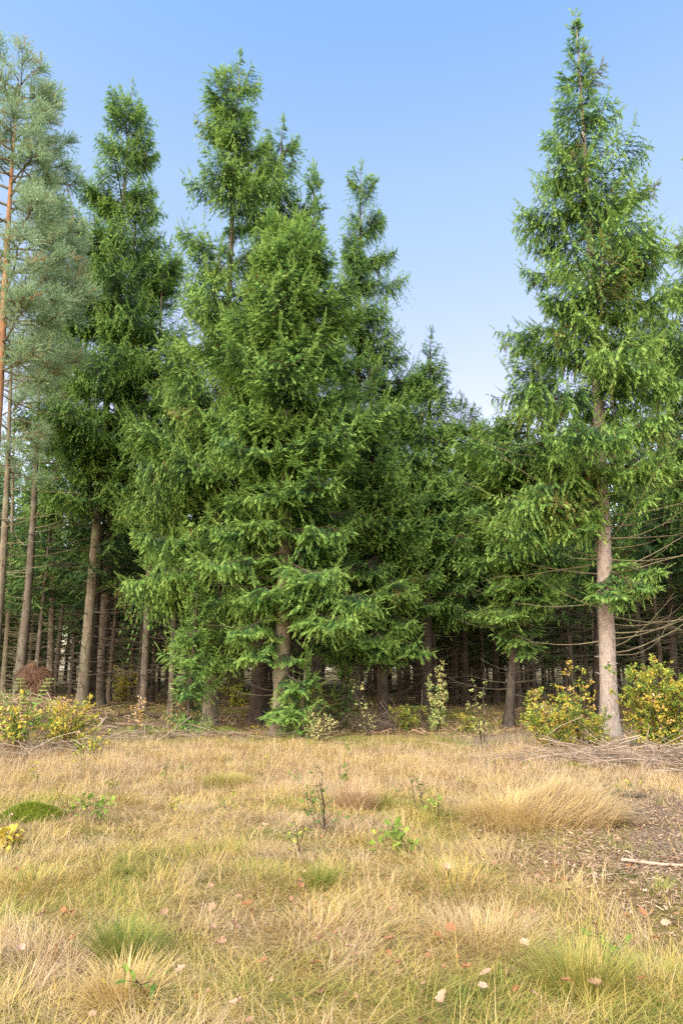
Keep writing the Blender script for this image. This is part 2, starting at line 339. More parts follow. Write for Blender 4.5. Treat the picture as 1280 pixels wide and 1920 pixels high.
def compound(o, az, pitch, L, r, sub=1.0):
    "a big limb: bare inner part, an end spray and side sprays that stand apart, so the crown breaks into clumps"
    if L < 1.15: return [(o, az, pitch, L)], []
    d = lambda a, p: np.array([math.cos(a) * math.cos(p), math.sin(a) * math.cos(p), math.sin(p)])
    out = []; u = d(az, pitch); sag = .10 * L
    pos = lambda t: o + u * L * t - np.array([0, 0, sag * math.sin(min(1, t) * 2.6)])
    out.append((pos(.42), az + r.normal(0, .1), pitch + r.normal(.02, .08), L * .60))
    n = int((4.0 + 3.0 * L) * min(sub, 1.2)); side = r.choice([-1, 1]); droop = r.uniform(.05, .30)
    for i in range(n):
        t = .10 + .72 * (i + r.random() * .7) / n; side = -side
        l = np.clip((.22 + .44 * L * min(1, t / .25) * (1 - .72 * t)) * r.uniform(.7, 1.2), .3, 1.5)
        out.append((pos(t), az + side * r.normal(.85, .14), pitch * .75 - droop + r.normal(0, .07), l))
    wood = np.array([pos(t) for t in np.linspace(0, .55, 6)])
    return out, [(wood, L)]
def trunk_geo(axis, H, r0, r, k=12, stubs=40, flare=1.5, stub_top=.6):
    g = Geo(); zs = np.concatenate([[-.35, -.1, .1, .3, .6], np.arange(1, H, .45), [H]])
    zc = np.maximum(zs, 0); rad = r0 * (1 - zc / H) ** .85 * (1 + (flare - 1) * np.exp(-zc / .35)) + .006
    pts = np.array([axis(z) for z in zs]); n = len(zs)
    a = np.arange(k) * 2 * math.pi / k
    lob = 1 + .16 * np.exp(-zc / .4)[:, None] * np.sin(a * 5 + 1)[None] + r.normal(0, .025, (n, k))
    V = pts[:, None] + np.stack([np.cos(a)[None] * rad[:, None] * lob, np.sin(a)[None] * rad[:, None] * lob, np.zeros((n, k))], -1)
    i = np.arange(n - 1)[:, None] * k; j = np.arange(k)[None]; j2 = (j + 1) % k
    q = np.stack([i + j, i + j2, i + k + j2, i + k + j], -1).reshape(-1, 4)
    g.add(V.reshape(-1, 3), np.concatenate([q[:, [0, 1, 2]], q[:, [0, 2, 3]]]))
    for _ in range(stubs):      # knots and snapped branch stubs
        z = r.uniform(.3, H * stub_top); az = r.uniform(0, 6.28); rr = r0 * (1 - z / H) ** .85
        d = np.array([math.cos(az), math.sin(az), r.uniform(-.1, .4)]); p = axis(z) + d * rr * .8
        l = r.uniform(.04, .16); g.tube([p, p + d * (l * .6 + rr * .2), p + d * (l + rr * .2)], [.028, .014, .006], 5)
    return g
def dead_limbs(g, axis, H, r0, z0, z1, n, length, r, up=.3, azs=None, thick=1., side=1.0):
    "bare arching lower limbs with a few side twigs"
    for i in range(n):
        z = r.uniform(z0, z1); az = r.uniform(0, 6.28) if azs is None else r.choice(azs) + r.normal(0, .45)
        L = length * r.uniform(.45, 1.1); d0 = np.array([math.cos(az), math.sin(az), 0]); o = axis(z) + d0 * r0 * (1 - z / H) * .7
        ts = np.linspace(0, 1, 9); bend = r.normal(0, .22)
        lat = np.array([-d0[1], d0[0], 0]); r_p = r.uniform(1.5, 3); sg = r.uniform(-.25, .12)
        pts = o + L * (ts[:, None] * d0 + (bend * ts ** 2)[:, None] * lat + ((sg * ts + up * r.uniform(.1, 1.5) * ts ** r_p)[:, None] * [0, 0, 1])) + r.normal(0, .006 * L, (9, 3)) * ts[:, None]
        g.tube(pts, np.linspace(.011 + .004 * L, .003, 9) * thick, 4, cap=False)
        for _ in range(int(L * 4 * side)):
            k = r.integers(2, 8); dd = unit(pts[k] - pts[k - 1] + lat * r.choice([-1, 1]) * .013 * r.uniform(6, 14) * .4 + r.normal(0, .03, 3)); l2 = L * r.uniform(.08, .28)
            g.tube([pts[k], pts[k] + dd * l2 * .5, pts[k] + dd * l2 + np.array([0, 0, -.1 * l2])], [.0055 * thick, .004 * thick, .002], 3, cap=False)

def spruce(label, base, H, lean, prof, r0=.25, barkm=None, tint=0., seed=1, detail=0, group=None, dens=1., pend=(.35, .9), crownmat=None,
           dead=(40, 2.2), deadmat=None, dead_kw=None, extra=(), name='spruce_tree', gaps=.12, stubs=45, brown=.04, skip=None, whorl=.92, bend=.0, cup=0., front=2, airy=.6, spread=1.):
    """prof: rows (height, reach left, reach right) of the crown from below to the top, metres; lean: (dx, dy) of the tip; extra: (height, azimuth deg, pitch deg, length)"""
    H = H - (.45 if H > 6 else 0); r = np.random.default_rng(seed); x, y = base; z0 = gnd(x, y)
    def axis(z): t = z / H; return np.array([lean[0] * t + bend * math.sin(3.1 * t), lean[1] * t, z])
    t = thing(name, (x, y, z0), label, 'tree', group)
    g = trunk_geo(axis, H, r0, r, k=12 if detail == 0 else 8, stubs=stubs if detail == 0 else 12)
    link('trunk', g.mesh('trunk', True), barkm or bark, t)
    pz, pl, pr = (np.array(c, float) for c in zip(*prof)); zb = pz[0]
    br = []; limbs_ = []; z = zb
    while z < H - .15:
        f = (z - zb) / (H - zb); rl, rr = np.interp(z, pz, pl), np.interp(z, pz, pr)
        if f > .84: q_ = 1 - .7 * (f - .84); rl, rr = rl * q_, rr * q_
        m = max(3, int(round((4.4 + 1.6 * r.random()) * dens * (1 if f < .85 else .9)))); a0 = r.uniform(0, 6.28)
        for i in range(m):
            az = a0 + i * 6.283 / m + r.normal(0, .22); c = (math.cos(az) + 1) / 2
            reach = max(.10, (rl * (1 - c) + rr * c) * spread * (1.2 if f < .6 else .95 if f < .8 else .85) - .10) * (.54 + .64 * r.random()) * (1 - .35 * (r.random() < .3))
            if r.random() < gaps + (.25 if f > .6 else 0) * airy: continue
            if skip and skip(z, az, r): continue
            pitch = R(np.interp(f, [0, .25, .6, .85, 1], [-6, 2, 16, 34, 58])) + r.normal(0, .09) + cup
            L = max(.16, reach / max(.45, math.cos(pitch)))
            oz = z + r.normal(0, .12) - .62 * reach * math.tan(max(0, pitch))
            o = axis(max(oz, zb - .4))
            if detail in (0, 3): bb, ww = compound(o, az, pitch + R(3), L, r)
            else: bb, ww = [(o, az, pitch + R(3), L)], []
            br += bb; limbs_ += ww
        if detail == 0 and f < .88:      # at the wood's edge the open, light side carries the most boughs
            for _ in range(front if r.random() < .75 else 0):
                az = -1.57 + r.normal(0, .75); reach = max(.2, (.5 * (rl + rr) - .2) * r.uniform(.4, .95)); pitch = R(np.interp(f, [0, .5, 1], [-14, 2, 30])) + r.normal(0, .12)
                bb, ww = compound(axis(z + r.uniform(-.3, .3)), az, pitch, reach / math.cos(pitch), r); br += bb; limbs_ += ww
        if detail == 0 and z < H - 1.5 and (f < .6 or airy < 1):      # short inner sprays that clothe the stem
            for _ in range(2): br.append((axis(z + r.uniform(-.2, .2)), r.uniform(0, 6.28), r.normal(-.1, .3), min(r.uniform(.5, .95), .55 * min(rl, rr))))
        z += whorl * (1.0 if f < .75 else .72) * r.uniform(.8, 1.2) / max(.8, dens ** .3)
    for (ez, ea, ep, el) in extra:
        bb, ww = compound(axis(ez), R(ea), R(ep), el, r, 1.6); br += bb; limbs_ += ww
    br.append((axis(H - .1), 0, R(88), .45)); br.append((axis(H - .45), 2, R(80), .4))
    w = Geo()
    def pf(L, zz):
        f = (zz - zb) / (H - zb); return (pend[0], pend[1], (pend[0] + pend[1]) / 2)[int(r.integers(3))] if L > .55 else .25
    for (q, L) in limbs_: w.tube(q, np.linspace(.012 + .009 * L, .008 + .004 * L, len(q)), 5, cap=False)
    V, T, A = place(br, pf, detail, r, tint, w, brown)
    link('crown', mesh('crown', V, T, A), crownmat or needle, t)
    link('branches', w.mesh('branches'), deaddark, t)
    if dead and dead[0]:
        dg = Geo(); kw = dict(up=.30); kw.update(dead_kw or {})
        dead_limbs(dg, axis, H, r0, kw.pop('z0', .8), kw.pop('z1', zb + 1.5), dead[0], dead[1], r, **kw)
        link('dead_branches', dg.mesh('dead_branches'), deadmat or deaddark, t)
    return t
def from_photo(Y, foot_px, top, prof):
    "turns outlines read off the photograph (rows: image y, left x, right x) into metres at distance Y"
    bx = gx(foot_px, Y); z0 = gnd(bx, Y); tx, _, tz = at(top[0], top[1], Y)
    H = tz - z0; rows = []
    for (py, xl, xr) in prof:
        X0, _, z = at(xl, py, Y); X1, _, _ = at(xr, py, Y); h = z - z0; ax = bx + (tx - bx) * h / H
        rows.append((h, max(.15, ax - X0), max(.15, X1 - ax)))
    rows.sort(); return (bx, Y), H, (tx - bx, 0.), rows

# --- the front row, read from left to right
b, H, ln, pf_ = from_photo(27.5, 153, (250, 150), [(930, 60, 340), (760, 60, 350), (600, 100, 350), (450, 110, 345), (330, 120, 335), (260, 150, 318), (200, 185, 290), (165, 235, 265)])
spruce('tall spruce with a slim pale leaning trunk rising behind the yellow bush at the left', b, H, ln, pf_, r0=.22, barkm=bark_mid, seed=21, tint=.0, airy=1., pend=(.5, 1.4), dead=(50, 2.4), gaps=.18, brown=.05)
b, H, ln, pf_ = from_photo(31, 180, (262, 330), [(1060, 70, 300), (900, 80, 320), (700, 110, 330), (500, 140, 330), (360, 220, 300)])
spruce('thick dark trunked spruce close behind the slim pale trunk at the left', b, H, ln, pf_, r0=.33, seed=22, tint=-.08, detail=1, dead=(60, 2.5))
b, H, ln, pf_ = from_photo(20.6, 392, (450, 98), [(1120, 290, 450), (1085, 250, 470), (1000, 235, 490), (850, 250, 520), (700, 265, 540), (560, 310, 540), (400, 335, 560), (300, 338, 548), (220, 345, 520), (160, 370, 515), (118, 400, 500)])
spruce('tall open topped spruce hung with cones whose upper trunk shows against the sky', b, H, ln, pf_, r0=.20, barkm=bark_mid, seed=23, tint=.06, pend=(.7, 1.7), gaps=.22, dead=(34, 1.6), brown=.06, cup=.06, airy=.9,
       extra=[(3.4, -110, -25, 1.5), (2.9, -150, -20, 1.3), (4.3, -70, -20, 1.8), (5.0, -160, -12, 2.6), (5.2, -130, -18, 2.4), (4.6, 170, -15, 2.2), (2.3, -120, -30, 1.1), (3.1, -20, -22, 1.7), (2.6, -45, -28, 1.3), (4.0, -40, -20, 2.0), (4.9, -20, -14, 2.3), (5.4, -60, -10, 2.3), (2.0, -140, -30, 1.0)])
b, H, ln, pf_ = from_photo(24, 484, (530, 222), [(1160, 360, 560), (900, 360, 600), (700, 380, 620), (560, 400, 620), (420, 430, 605), (330, 460, 598), (275, 475, 585), (240, 492, 570)])
spruce('spruce with a reddish dark trunk whose yellowish top shows right of the open topped one', b, H, ln, pf_, r0=.30, barkm=bark_dark, seed=24, tint=.03, pend=(.9, 1.7), dead=(45, 2.0), brown=.07)
b, H, ln, pf_ = from_photo(18.0, 525, (550, 392), [(1110, 430, 660), (1060, 390, 700), (960, 385, 700), (850, 380, 740), (740, 385, 745), (640, 400, 700), (560, 410, 690), (480, 440, 655), (440, 468, 632), (410, 500, 605)])
spruce('broad bright green spruce in the middle with a dense domed crown and knotty trunk', b, H, ln, pf_, r0=.215, barkm=bark_mid, seed=25, tint=.03, pend=(.3, .9), dens=1.2, gaps=.06, front=4, airy=.2, dead=(34, 1.7),
       extra=[(1.0, -75, -20, 1.2), (1.6, -50, -12, 1.3), (1.3, -30, -25, 1.1), (2.1, -60, -15, 1.1), (.8, -55, -10, .9), (3.2, -150, -20, 1.5), (2.7, -140, -28, 1.3), (4.5, -60, -10, 2.6), (4.2, -35, -12, 3.0), (3.7, -48, -16, 2.8)])
b, H, ln, pf_ = from_photo(27, 590, (588, 308), [(900, 500, 720), (700, 500, 680), (500, 540, 640), (380, 565, 612)])
spruce('spruce behind the broad middle one with only its thin pointed tip showing', b, H, ln, pf_, r0=.2, seed=26, tint=0., detail=1)
b, H, ln, pf_ = from_photo(30, 664, (676, 302), [(1150, 590, 780), (1050, 595, 810), (900, 600, 810), (760, 600, 815), (640, 600, 800), (560, 600, 795), (480, 622, 772), (400, 630, 745), (350, 640, 722)])
spruce('tall slender dark spruce with a narrow top standing clear against the sky, right of middle', b, H, ln, pf_, r0=.26, barkm=bark, seed=27, tint=-.06, airy=.8, pend=(.8, 1.7), gaps=.18, dead=(60, 2.3), brown=.09)
b, H, ln, pf_ = from_photo(21.5, 720, (690, 640), [(1180, 600, 800), (1100, 600, 805), (980, 605, 795), (860, 620, 785), (760, 640, 765), (690, 660, 730)])
spruce('mid height bright spruce with branches sweeping low, right of the broad middle one', b, H, ln, pf_, r0=.17, barkm=bark_dark, seed=28, tint=.04, extra=[(3.6, -95, -22, 2.2), (3.9, -60, -20, 2.0), (4.2, -120, -18, 2.3), (3.0, -80, -30, 1.5), (4.9, -70, -15, 2.4), (5.4, -105, -12, 2.4)], pend=(.3, .8), gaps=.08, dens=1.2, front=3, dead=(40, 1.8))
b, H, ln, pf_ = from_photo(28, 799, (806, 615), [(1130, 730, 900), (1050, 725, 900), (900, 720, 885), (760, 730, 872), (690, 765, 850), (650, 780, 832)])
spruce('short bushy spruce on a dark trunk behind the pale green sapling', b, H, ln, pf_, r0=.22, barkm=bark_dark, seed=29, tint=-.02, airy=0., gaps=.05, dens=1.25, front=3, pend=(.6, 1.3), dead=(50, 2.2), brown=.06)
b, H, ln, pf_ = from_photo(37, 930, (915, 785), [(1150, 830, 1000), (1000, 840, 990), (880, 860, 970)])
spruce('dark bushy spruce low in the gap left of the tall right hand spruce', b, H, ln, pf_, r0=.18, barkm=bark_dark, seed=39, tint=-.08, airy=0., gaps=.05, dens=1.3, dead=(40, 2.))
b, H, ln, pf_ = from_photo(34, 872, (862, 735), [(1130, 790, 960), (1050, 790, 960), (900, 795, 940), (800, 815, 915), (760, 838, 890)])
spruce('low spruce closing the gap under the open sky', b, H, ln, pf_, r0=.2, barkm=bark_dark, seed=30, tint=-.03, detail=0, airy=0., gaps=.05, dens=1.3, front=3, dead=(40, 2.))
b, H, ln, pf_ = from_photo(20.6, 952, (1000, 610), [(1180, 915, 1030), (1060, 870, 1080), (960, 850, 1100), (850, 842, 1100), (780, 870, 1090), (700, 930, 1060), (650, 960, 1040)])
spruce('bright leaning young spruce filling the space left of the tall pale trunk', b, H, ln, pf_, r0=.13, barkm=bark_dark, seed=31, tint=.05, extra=[(2.9, -100, -35, 1.0), (2.6, -70, -40, .9), (3.9, -120, -25, 1.6), (4.4, -80, -20, 1.8)], pend=(.25, .7), gaps=.05, dens=1.3, front=3, dead=(25, 1.6))
pI = [(860, 890, 1235), (780, 885, 1245), (700, 895, 1250), (600, 925, 1245), (540, 935, 1245), (480, 920, 1255), (400, 955, 1240), (330, 975, 1228), (270, 985, 1205), (220, 1005, 1180), (150, 1022, 1140), (90, 1042, 1115), (50, 1062, 1095)]
b, H, ln, pf_ = from_photo(17.5, 1143, (1077, 22), pI)
spruce('tallest spruce, at the right, with a pale pinkish trunk and long bare arching lower branches', b, H, ln, pf_, r0=.215, barkm=bark_pale, seed=32, tint=.05, pend=(.6, 1.5), gaps=.10, dens=1.1, brown=.06, front=1, airy=0., spread=.86,
       dead=(52, 3.1), deadmat=deadwood, dead_kw=dict(up=.45, azs=[-.5, -.15, .2, 3.2, 3.5, 2.8, -.9, .5], z0=1.4, z1=7.6, side=.35, thick=.7), bend=.12, stubs=90,
       extra=[(4.1, -60, -18, 1.3), (3.9, -110, -22, 1.2), (4.4, -25, -10, 1.4), (3.7, -75, -25, 1.1), (5.6, -150, -20, 1.5), (6.2, -25, -14, 1.2), (6.0, -140, -25, 1.2), (6.9, -165, -15, 2.4), (6.6, -172, -12, 3.2), (5.9, 178, -10, 3.0), (7.0, -100, -20, 1.3)])
b, H, ln, pf_ = from_photo(22.5, 1345, (1350, 150), [(900, 1150, 1500), (760, 1155, 1510), (650, 1160, 1500), (560, 1185, 1480), (480, 1250, 1470), (380, 1262, 1440), (290, 1272, 1420), (200, 1310, 1400)])
spruce('spruce at the right edge with yellowish drooping boughs, only its left side in view', b, H, ln, pf_, r0=.27, seed=33, tint=.08, pend=(.8, 1.7), gaps=.15, brown=.09)
b, H, ln, pf_ = from_photo(32, 1266, (1215, 520), [(1000, 1130, 1340), (850, 1130, 1330), (700, 1140, 1320), (600, 1170, 1280)])
spruce('dark spruce with a bare black trunk standing behind the right hand bush', b, H, ln, pf_, r0=.23, barkm=bark_dark, seed=34, tint=-.12, detail=1, dead=(60, 2.4))
b, H, ln, pf_ = from_photo(25.5, 1118, (1130, 640), [(1090, 1010, 1200), (950, 1000, 1210), (800, 1020, 1210), (700, 1070, 1190)])
spruce('dark spruce hidden close behind the tall pale trunk', b, H, ln, pf_, r0=.2, barkm=bark_dark, seed=35, tint=-.1, detail=1, dead=(60, 2.4), gaps=.2)
b, H, ln, pf_ = from_photo(33, 92, (118, 560), [(1060, 30, 190), (900, 20, 200), (760, 40, 190), (640, 80, 160)])
spruce('dense green spruce filling the gap behind the pines at the left', b, H, ln, pf_, r0=.18, seed=37, tint=-.02, detail=1, dead=(40, 2.), dens=1.3)
b, H, ln, pf_ = from_photo(27, 268, (308, 455), [(1000, 205, 360), (860, 200, 380), (740, 220, 375), (640, 240, 365), (540, 265, 350)])
spruce('mid height spruce filling the gap between the two tall left hand spruces', b, H, ln, pf_, r0=.15, seed=38, tint=-.02, airy=.2, dead=(40, 1.8), dens=1.1)
b, H, ln, pf_ = from_photo(24.5, 320, (345, 640), [(1040, 255, 400), (900, 250, 420), (760, 280, 430), (680, 320, 380)])
spruce('half grown spruce with a thin reddish trunk left of the pale middle trunks', b, H, ln, pf_, r0=.11, barkm=bark, seed=36, tint=.0, pend=(.3, .9), dead=(50, 1.4))
# low bright boughs that reach down in front of the trunks: young spruces
for (px, Y, hpx, sp_l, lab, sd_) in ((350, 19.0, 1050, .75, 'young bright green spruce drooping beside the left middle trunk', 41),
                                    (562, 17.2, 1245, .62, 'small young spruce growing at the foot of the broad middle spruce', 42),
                                    (640, 21.0, 1240, .55, 'small dark young spruce right of the broad middle spruce', 43)):
    x = gx(px, Y); H = at(px, hpx, Y)[2] - gnd(x, Y)
    spruce(lab, (x, Y), H, (.12, .1), [(.25, sp_l * .7, sp_l * .8), (H * .45, sp_l, sp_l), (H * .8, sp_l * .55, sp_l * .5), (H, .15, .15)], r0=.03, seed=sd_, tint=.06 if sd_ < 43 else -.1, detail=3, pend=(.4, .8), dead=None, whorl=.24, stubs=4, name='young_spruce')

# --- the wood behind: six crown shapes, shared by the copies
def wood_behind():
    protos = []
    for k in range(6):
        H = (17, 18.5, 20, 16, 15, 19)[k]; cb = (6.5, 7.5, 8.5, 5.0, 2.6, 3.4)[k]; w = (2.4, 2.6, 2.8, 2.2, 2.5, 2.7)[k]
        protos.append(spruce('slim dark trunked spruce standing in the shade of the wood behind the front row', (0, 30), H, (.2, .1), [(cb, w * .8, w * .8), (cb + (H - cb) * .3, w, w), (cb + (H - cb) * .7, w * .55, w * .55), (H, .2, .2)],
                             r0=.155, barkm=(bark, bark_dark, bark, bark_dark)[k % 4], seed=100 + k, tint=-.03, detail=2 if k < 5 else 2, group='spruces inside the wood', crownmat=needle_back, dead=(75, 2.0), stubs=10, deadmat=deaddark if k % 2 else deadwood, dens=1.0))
    r = np.random.default_rng(77); spots = []
    tries = 0
    while len(spots) < 278 and tries < 20000:
        tries += 1
        Y = 27 + 70 * r.random() ** .8; X = r.uniform(-1, 1) * (Y * .56 + 5)
        if all((X - a) ** 2 + (Y - c) ** 2 > (1.7 + .02 * Y) ** 2 for a, c in spots): spots.append((X, Y))
    spots += [(Y * q + r.normal(0, .4), Y) for Y, q in zip(r.uniform(42, 88, 18), np.linspace(.10, .27, 18))]
    for i, (X, Y) in enumerate(sorted(spots, key=lambda s: s[1])):
        el = 20.5 if X / Y > -.42 else 17
        if .13 < X / Y < .25: el = 17.5
        Hmax = CH + Y * math.tan(R(el))
        far = Y > 46
        k = int(r.integers(3, 6)) if far else int(r.integers(0, 4))
        o = protos[k] if (i < 6 and False) else copy_tree(protos[k])
        H0 = (17, 18.5, 20, 16, 15, 19)[k]; s = min(r.uniform(.85, 1.12), Hmax / H0)
        o.location = (X, Y, gnd(X, Y) * max(0, min(1, 1 - (math.hypot(X, Y) - 70) / 60))); o.scale = (max(s, .8), max(s, .8), s); o.rotation_euler.z = r.uniform(0, 6.28)
    for p in protos:
        for q in [c for c in S.collection.objects if c.parent == p]: bpy.data.objects.remove(q)
        bpy.data.objects.remove(p)
wood_behind()

# ------------------------------------------------------------------ pines at the left edge
def pine(label, base, H, lean, prof, limbs=38, r0=.2, seed=1, tufts=1.0, dead=20, tsize=1.25, bk=None):
    H = H - 1.1; r = np.random.default_rng(seed); x, y = base
    t = thing('pine_tree', (x, y, gnd(x, y)), label, 'tree', None)
    def axis(z): f = z / H; return np.array([lean[0] * f + .1 * math.sin(f * 5), lean[1] * f, z])
    link('trunk', trunk_geo(axis, H, r0, r, stubs=18).mesh('trunk', True), bk or bark_pine, t)
    pz, pl, pr = (np.array(c, float) for c in zip(*prof)); w = Geo(); P = []; D = []; B = []
    for i in range(limbs):
        z = pz[0] + (H - pz[0]) * (i + r.random()) / limbs * .98; f = (z - pz[0]) / (H - pz[0]); az = i * 2.4 + r.normal(0, .3); az -= .45 * math.sin(az) * (math.cos(az) > -.3); c = (math.cos(az) + 1) / 2
        L = (np.interp(z, pz, pl) * (1 - c) + np.interp(z, pz, pr) * c) * r.uniform(.6, .9); d = np.array([math.cos(az), math.sin(az), 0]); lat = np.array([-d[1], d[0], 0])
        el = np.interp(f, [0, .5, 1], [.05, .35, 1.1]) + r.normal(0, .1); ts = np.linspace(0, 1, 8)
        pts = axis(z) + L * (ts[:, None] * d + (el * ts + .18 * np.sin(ts * 5 + i))[:, None] * .55 * np.array([0, 0, 1.]) * ts[:, None] ** .3 + (r.normal(0, .12) * ts ** 2)[:, None] * lat) + r.normal(0, .02 * L, (8, 3)) * ts[:, None]
        w.tube(pts, np.linspace(.015 + .012 * L, .006, 8), 5, cap=False)
        for j in range(int(max(8, L * 15 * tufts))):
            u = r.uniform(.28, 1) ** .8 * 7; k = min(6, int(u)); o = pts[k] + (pts[k + 1] - pts[k]) * (u - k)
            dd = unit(unit(pts[k + 1] - pts[k]) * .7 + lat * r.normal(0, .9) + np.array([0, 0, r.uniform(-.45, .8)])); l = L * r.uniform(.12, .42) * (1.15 - u / 9)
            e1 = o + dd * l; w.tube([o, o + dd * l * .5 + [0, 0, -.03], e1], [.008, .006, .004], 3, cap=False)
            bv = r.normal(0, .13) + (.5 if r.random() < .05 else 0)
            for q in range(int(5 + 4 * l)):
                s0 = o + dd * l * r.uniform(.35, 1.0); dq = unit(dd + r.normal(0, .55, 3) + [0, 0, .35]); P.append(s0 + dq * .05); D.append(dq); B.append(bv)
    P = np.array(P); D = np.array(D); B = np.array(B); n = len(P); m = 15      # a shoot is a brush of m long needles
    u = r.uniform(-.02, .30, (n, m, 1)); nd = unit(D[:, None] * 1.1 + r.normal(0, .5, (n, m, 3))); ln_ = r.uniform(.05, .09, (n, m, 1)) * tsize
    o = P[:, None] + D[:, None] * u; s = unit(np.cross(nd, r.normal(0, 1, (n, m, 3)))) * .0062 * tsize
    V = np.stack([o - s, o + s, o + nd * ln_], 2).reshape(-1, 3); T = np.arange(len(V)).reshape(-1, 3)
    A = np.clip(np.repeat(B, m * 3) + np.repeat(r.normal(.48, .16, n * m), 3), 0, 1)
    link('crown', mesh('crown', V, T, A), pine_needle, t); link('branches', w.mesh('branches'), bark_mid, t)
    if dead:
        g = Geo(); dead_limbs(g, axis, H, r0, 3, pz[0] + 3, dead, 2.4, r, up=.3, side=1.2); link('dead_branches', g.mesh('dead_branches'), deadwood, t)
b, H, ln, pf_ = from_photo(17.5, -62, (50, 82), [(720, -160, 130), (640, -180, 175), (540, -190, 178), (430, -170, 165), (330, -150, 150), (240, -120, 128), (160, -60, 130), (100, 0, 90)])
pine('large pine at the left edge with orange upper trunk and blue green needles', b, H, ln, pf_, limbs=84, r0=.19, seed=3, tufts=1.45)
b, H, ln, pf_ = from_photo(24, -22, (40, 520), [(900, -80, 100), (800, -80, 130), (700, -60, 140), (600, -20, 100)])
pine('slender grey pine trunk slanting in at the left edge behind the large pine', b, H, ln, pf_, limbs=26, r0=.17, seed=4, tufts=1., bk=bark_mid)
b, H, ln, pf_ = from_photo(27, 31, (92, 560), [(880, 0, 140), (780, 10, 160), (680, 20, 160), (600, 40, 130)])
pine('brown pine trunk rising beside the upturned root ball', b, H, ln, pf_, limbs=30, r0=.19, seed=5, tufts=1., bk=bark)
b, H, ln, pf_ = from_photo(34, 4, (40, 640), [(920, -60, 90), (820, -60, 110), (700, 0, 90)])
pine('thin pale pine stem farther back at the left edge', b, H, ln, pf_, limbs=18, r0=.13, seed=6, tufts=.8, bk=bark_mid)

# ------------------------------------------------------------------ broadleaved bushes and saplings
def leaf_geo(g, P, D, size, A, r, lobed=False, droop=.2):
    "folded leaves: mid rib and two sides, six points"
    n = len(P); s = unit(np.cross(D, r.normal(0, .5, (n, 3)) + [0, 0, 1.])); nn = np.cross(s, D); size = np.broadcast_to(size, (n,))[:, None]
    V = np.empty((n, 8, 3))
    V[:, 0] = P; V[:, 1] = P + D * size * .5 - nn * size * .03; V[:, 2] = P + D * size - nn * size * droop
    w = .30 if lobed else .27
    for k, q in ((3, 1), (4, -1)): V[:, k] = P + D * size * .30 + q * s * size * w * .8 + nn * size * .05
    for k, q in ((5, 1), (6, -1)): V[:, k] = P + D * size * .68 + q * s * size * w + nn * size * .03
    V[:, 7] = P + D * size * .9
    T = np.array([[0, 3, 1], [0, 1, 4], [1, 3, 5], [1, 6, 4], [1, 5, 7], [1, 7, 6], [5, 2, 7], [7, 2, 6]])
    g.add(V.reshape(-1, 3), (T[None] + (np.arange(n) * 8)[:, None, None]).reshape(-1, 3), np.repeat(A, 8))
def bush(label, x, y, H, spread, n_stems, n_leaf, size, tint, mat, seed=1, tsd=.2, name='leafy_bush', cat='bush', up=1., twigs=9, group=None, kind_tint=None, low=.1, stem=None):
    r = np.random.default_rng(seed); t = thing(name, (x, y, gnd(x, y) - .03), label, cat, group)
    w = Geo(); P = []; D = []; A = []
    for i in range(n_stems):
        az = r.uniform(0, 6.28); h = H * r.uniform(.45, 1.0) if n_stems > 1 else H; sp_ = spread * r.uniform(.2, 1) * (1.25 - .55 * h / H)
        d = np.array([math.cos(az), math.sin(az), 0]); ts = np.linspace(0, 1, 8); o = r.normal(0, .09 * spread, 3) * [1, 1, 0]
        pts = o + ts[:, None] ** 1.3 * d * sp_ + ts[:, None] * np.array([0, 0, h]) + r.normal(0, .018 * H, (8, 3)) * ts[:, None]
        w.tube(pts, np.linspace(.0025 + .008 * h, .0022, 8), 4, cap=False); st = r.normal(0, tsd * .7)
        for j in range(twigs):
            u = r.uniform(low, 1) * 7; k = min(6, int(u)); q = pts[k] + (pts[k + 1] - pts[k]) * (u - k); a2 = r.uniform(0, 6.28)
            dd = unit(np.array([math.cos(a2), math.sin(a2), r.uniform(.0, .9) * up])); l = (.18 + .25 * spread) * r.uniform(.4, 1) * (1.1 - u / 9)
            w.tube([q, q + dd * l * .5, q + dd * l + [0, 0, -.05 * l]], [.004, .003, .0015], 3, cap=False)
            m = max(1, int(n_leaf * (1.5 if n_leaf > 5 else 1) * r.uniform(.6, 1.4))); uu = r.uniform(.15, 1, m)
            P.append(q + dd * l * uu[:, None] + r.normal(0, .02, (m, 3))); D.append(unit(dd + r.normal(0, .75, (m, 3)) + [0, 0, -.1])); tt = tint + st + r.normal(0, tsd * .5) + r.normal(0, tsd * .5, m)
            if kind_tint: tt = tt + kind_tint * (u / 7 - .5)
            A.append(np.clip(tt, 0, 1))
    lg = Geo(); P = np.concatenate(P); leaf_geo(lg, P, np.concatenate(D), size * (.8 if n_leaf > 5 else 1) * r.uniform(.55, 1.25, len(P)), np.concatenate(A), r)
    link('stems', w.mesh('stems'), stem or deaddark, t); link('foliage', lg.mesh('foliage'), mat, t); return t
def B(px, Y): return gx(px, Y), Y
x, y = B(1035, 14.9)
bush('yellow and green autumn bush left of the pale right hand trunk', x, y, 1.35, 1.05, 34, 9, .075, .50, broad, seed=51, tsd=.30, twigs=14, low=.05)
x, y = B(1085, 15.6)
bush('tall airy sapling with yellow leaves rising out of the bush beside the pale trunk', x, y, 2.15, .65, 7, 6, .075, .62, broad, seed=52, tsd=.2, twigs=15, name='leafy_sapling', cat='sapling')
x, y = B(1118, 15.2)
bush('low green leaved shrub growing in front of the foot of the pale trunk', x, y, .95, .7, 16, 8, .065, .32, broad, seed=57, tsd=.3, twigs=10, low=.05)
x, y = B(1240, 14.9)
bush('large dense green and yellow bush at the right edge', x, y, 1.95, 1.25, 60, 10, .085, .40, broad, seed=53, tsd=.26, twigs=15, low=.03)
x, y = B(1340, 14.6)
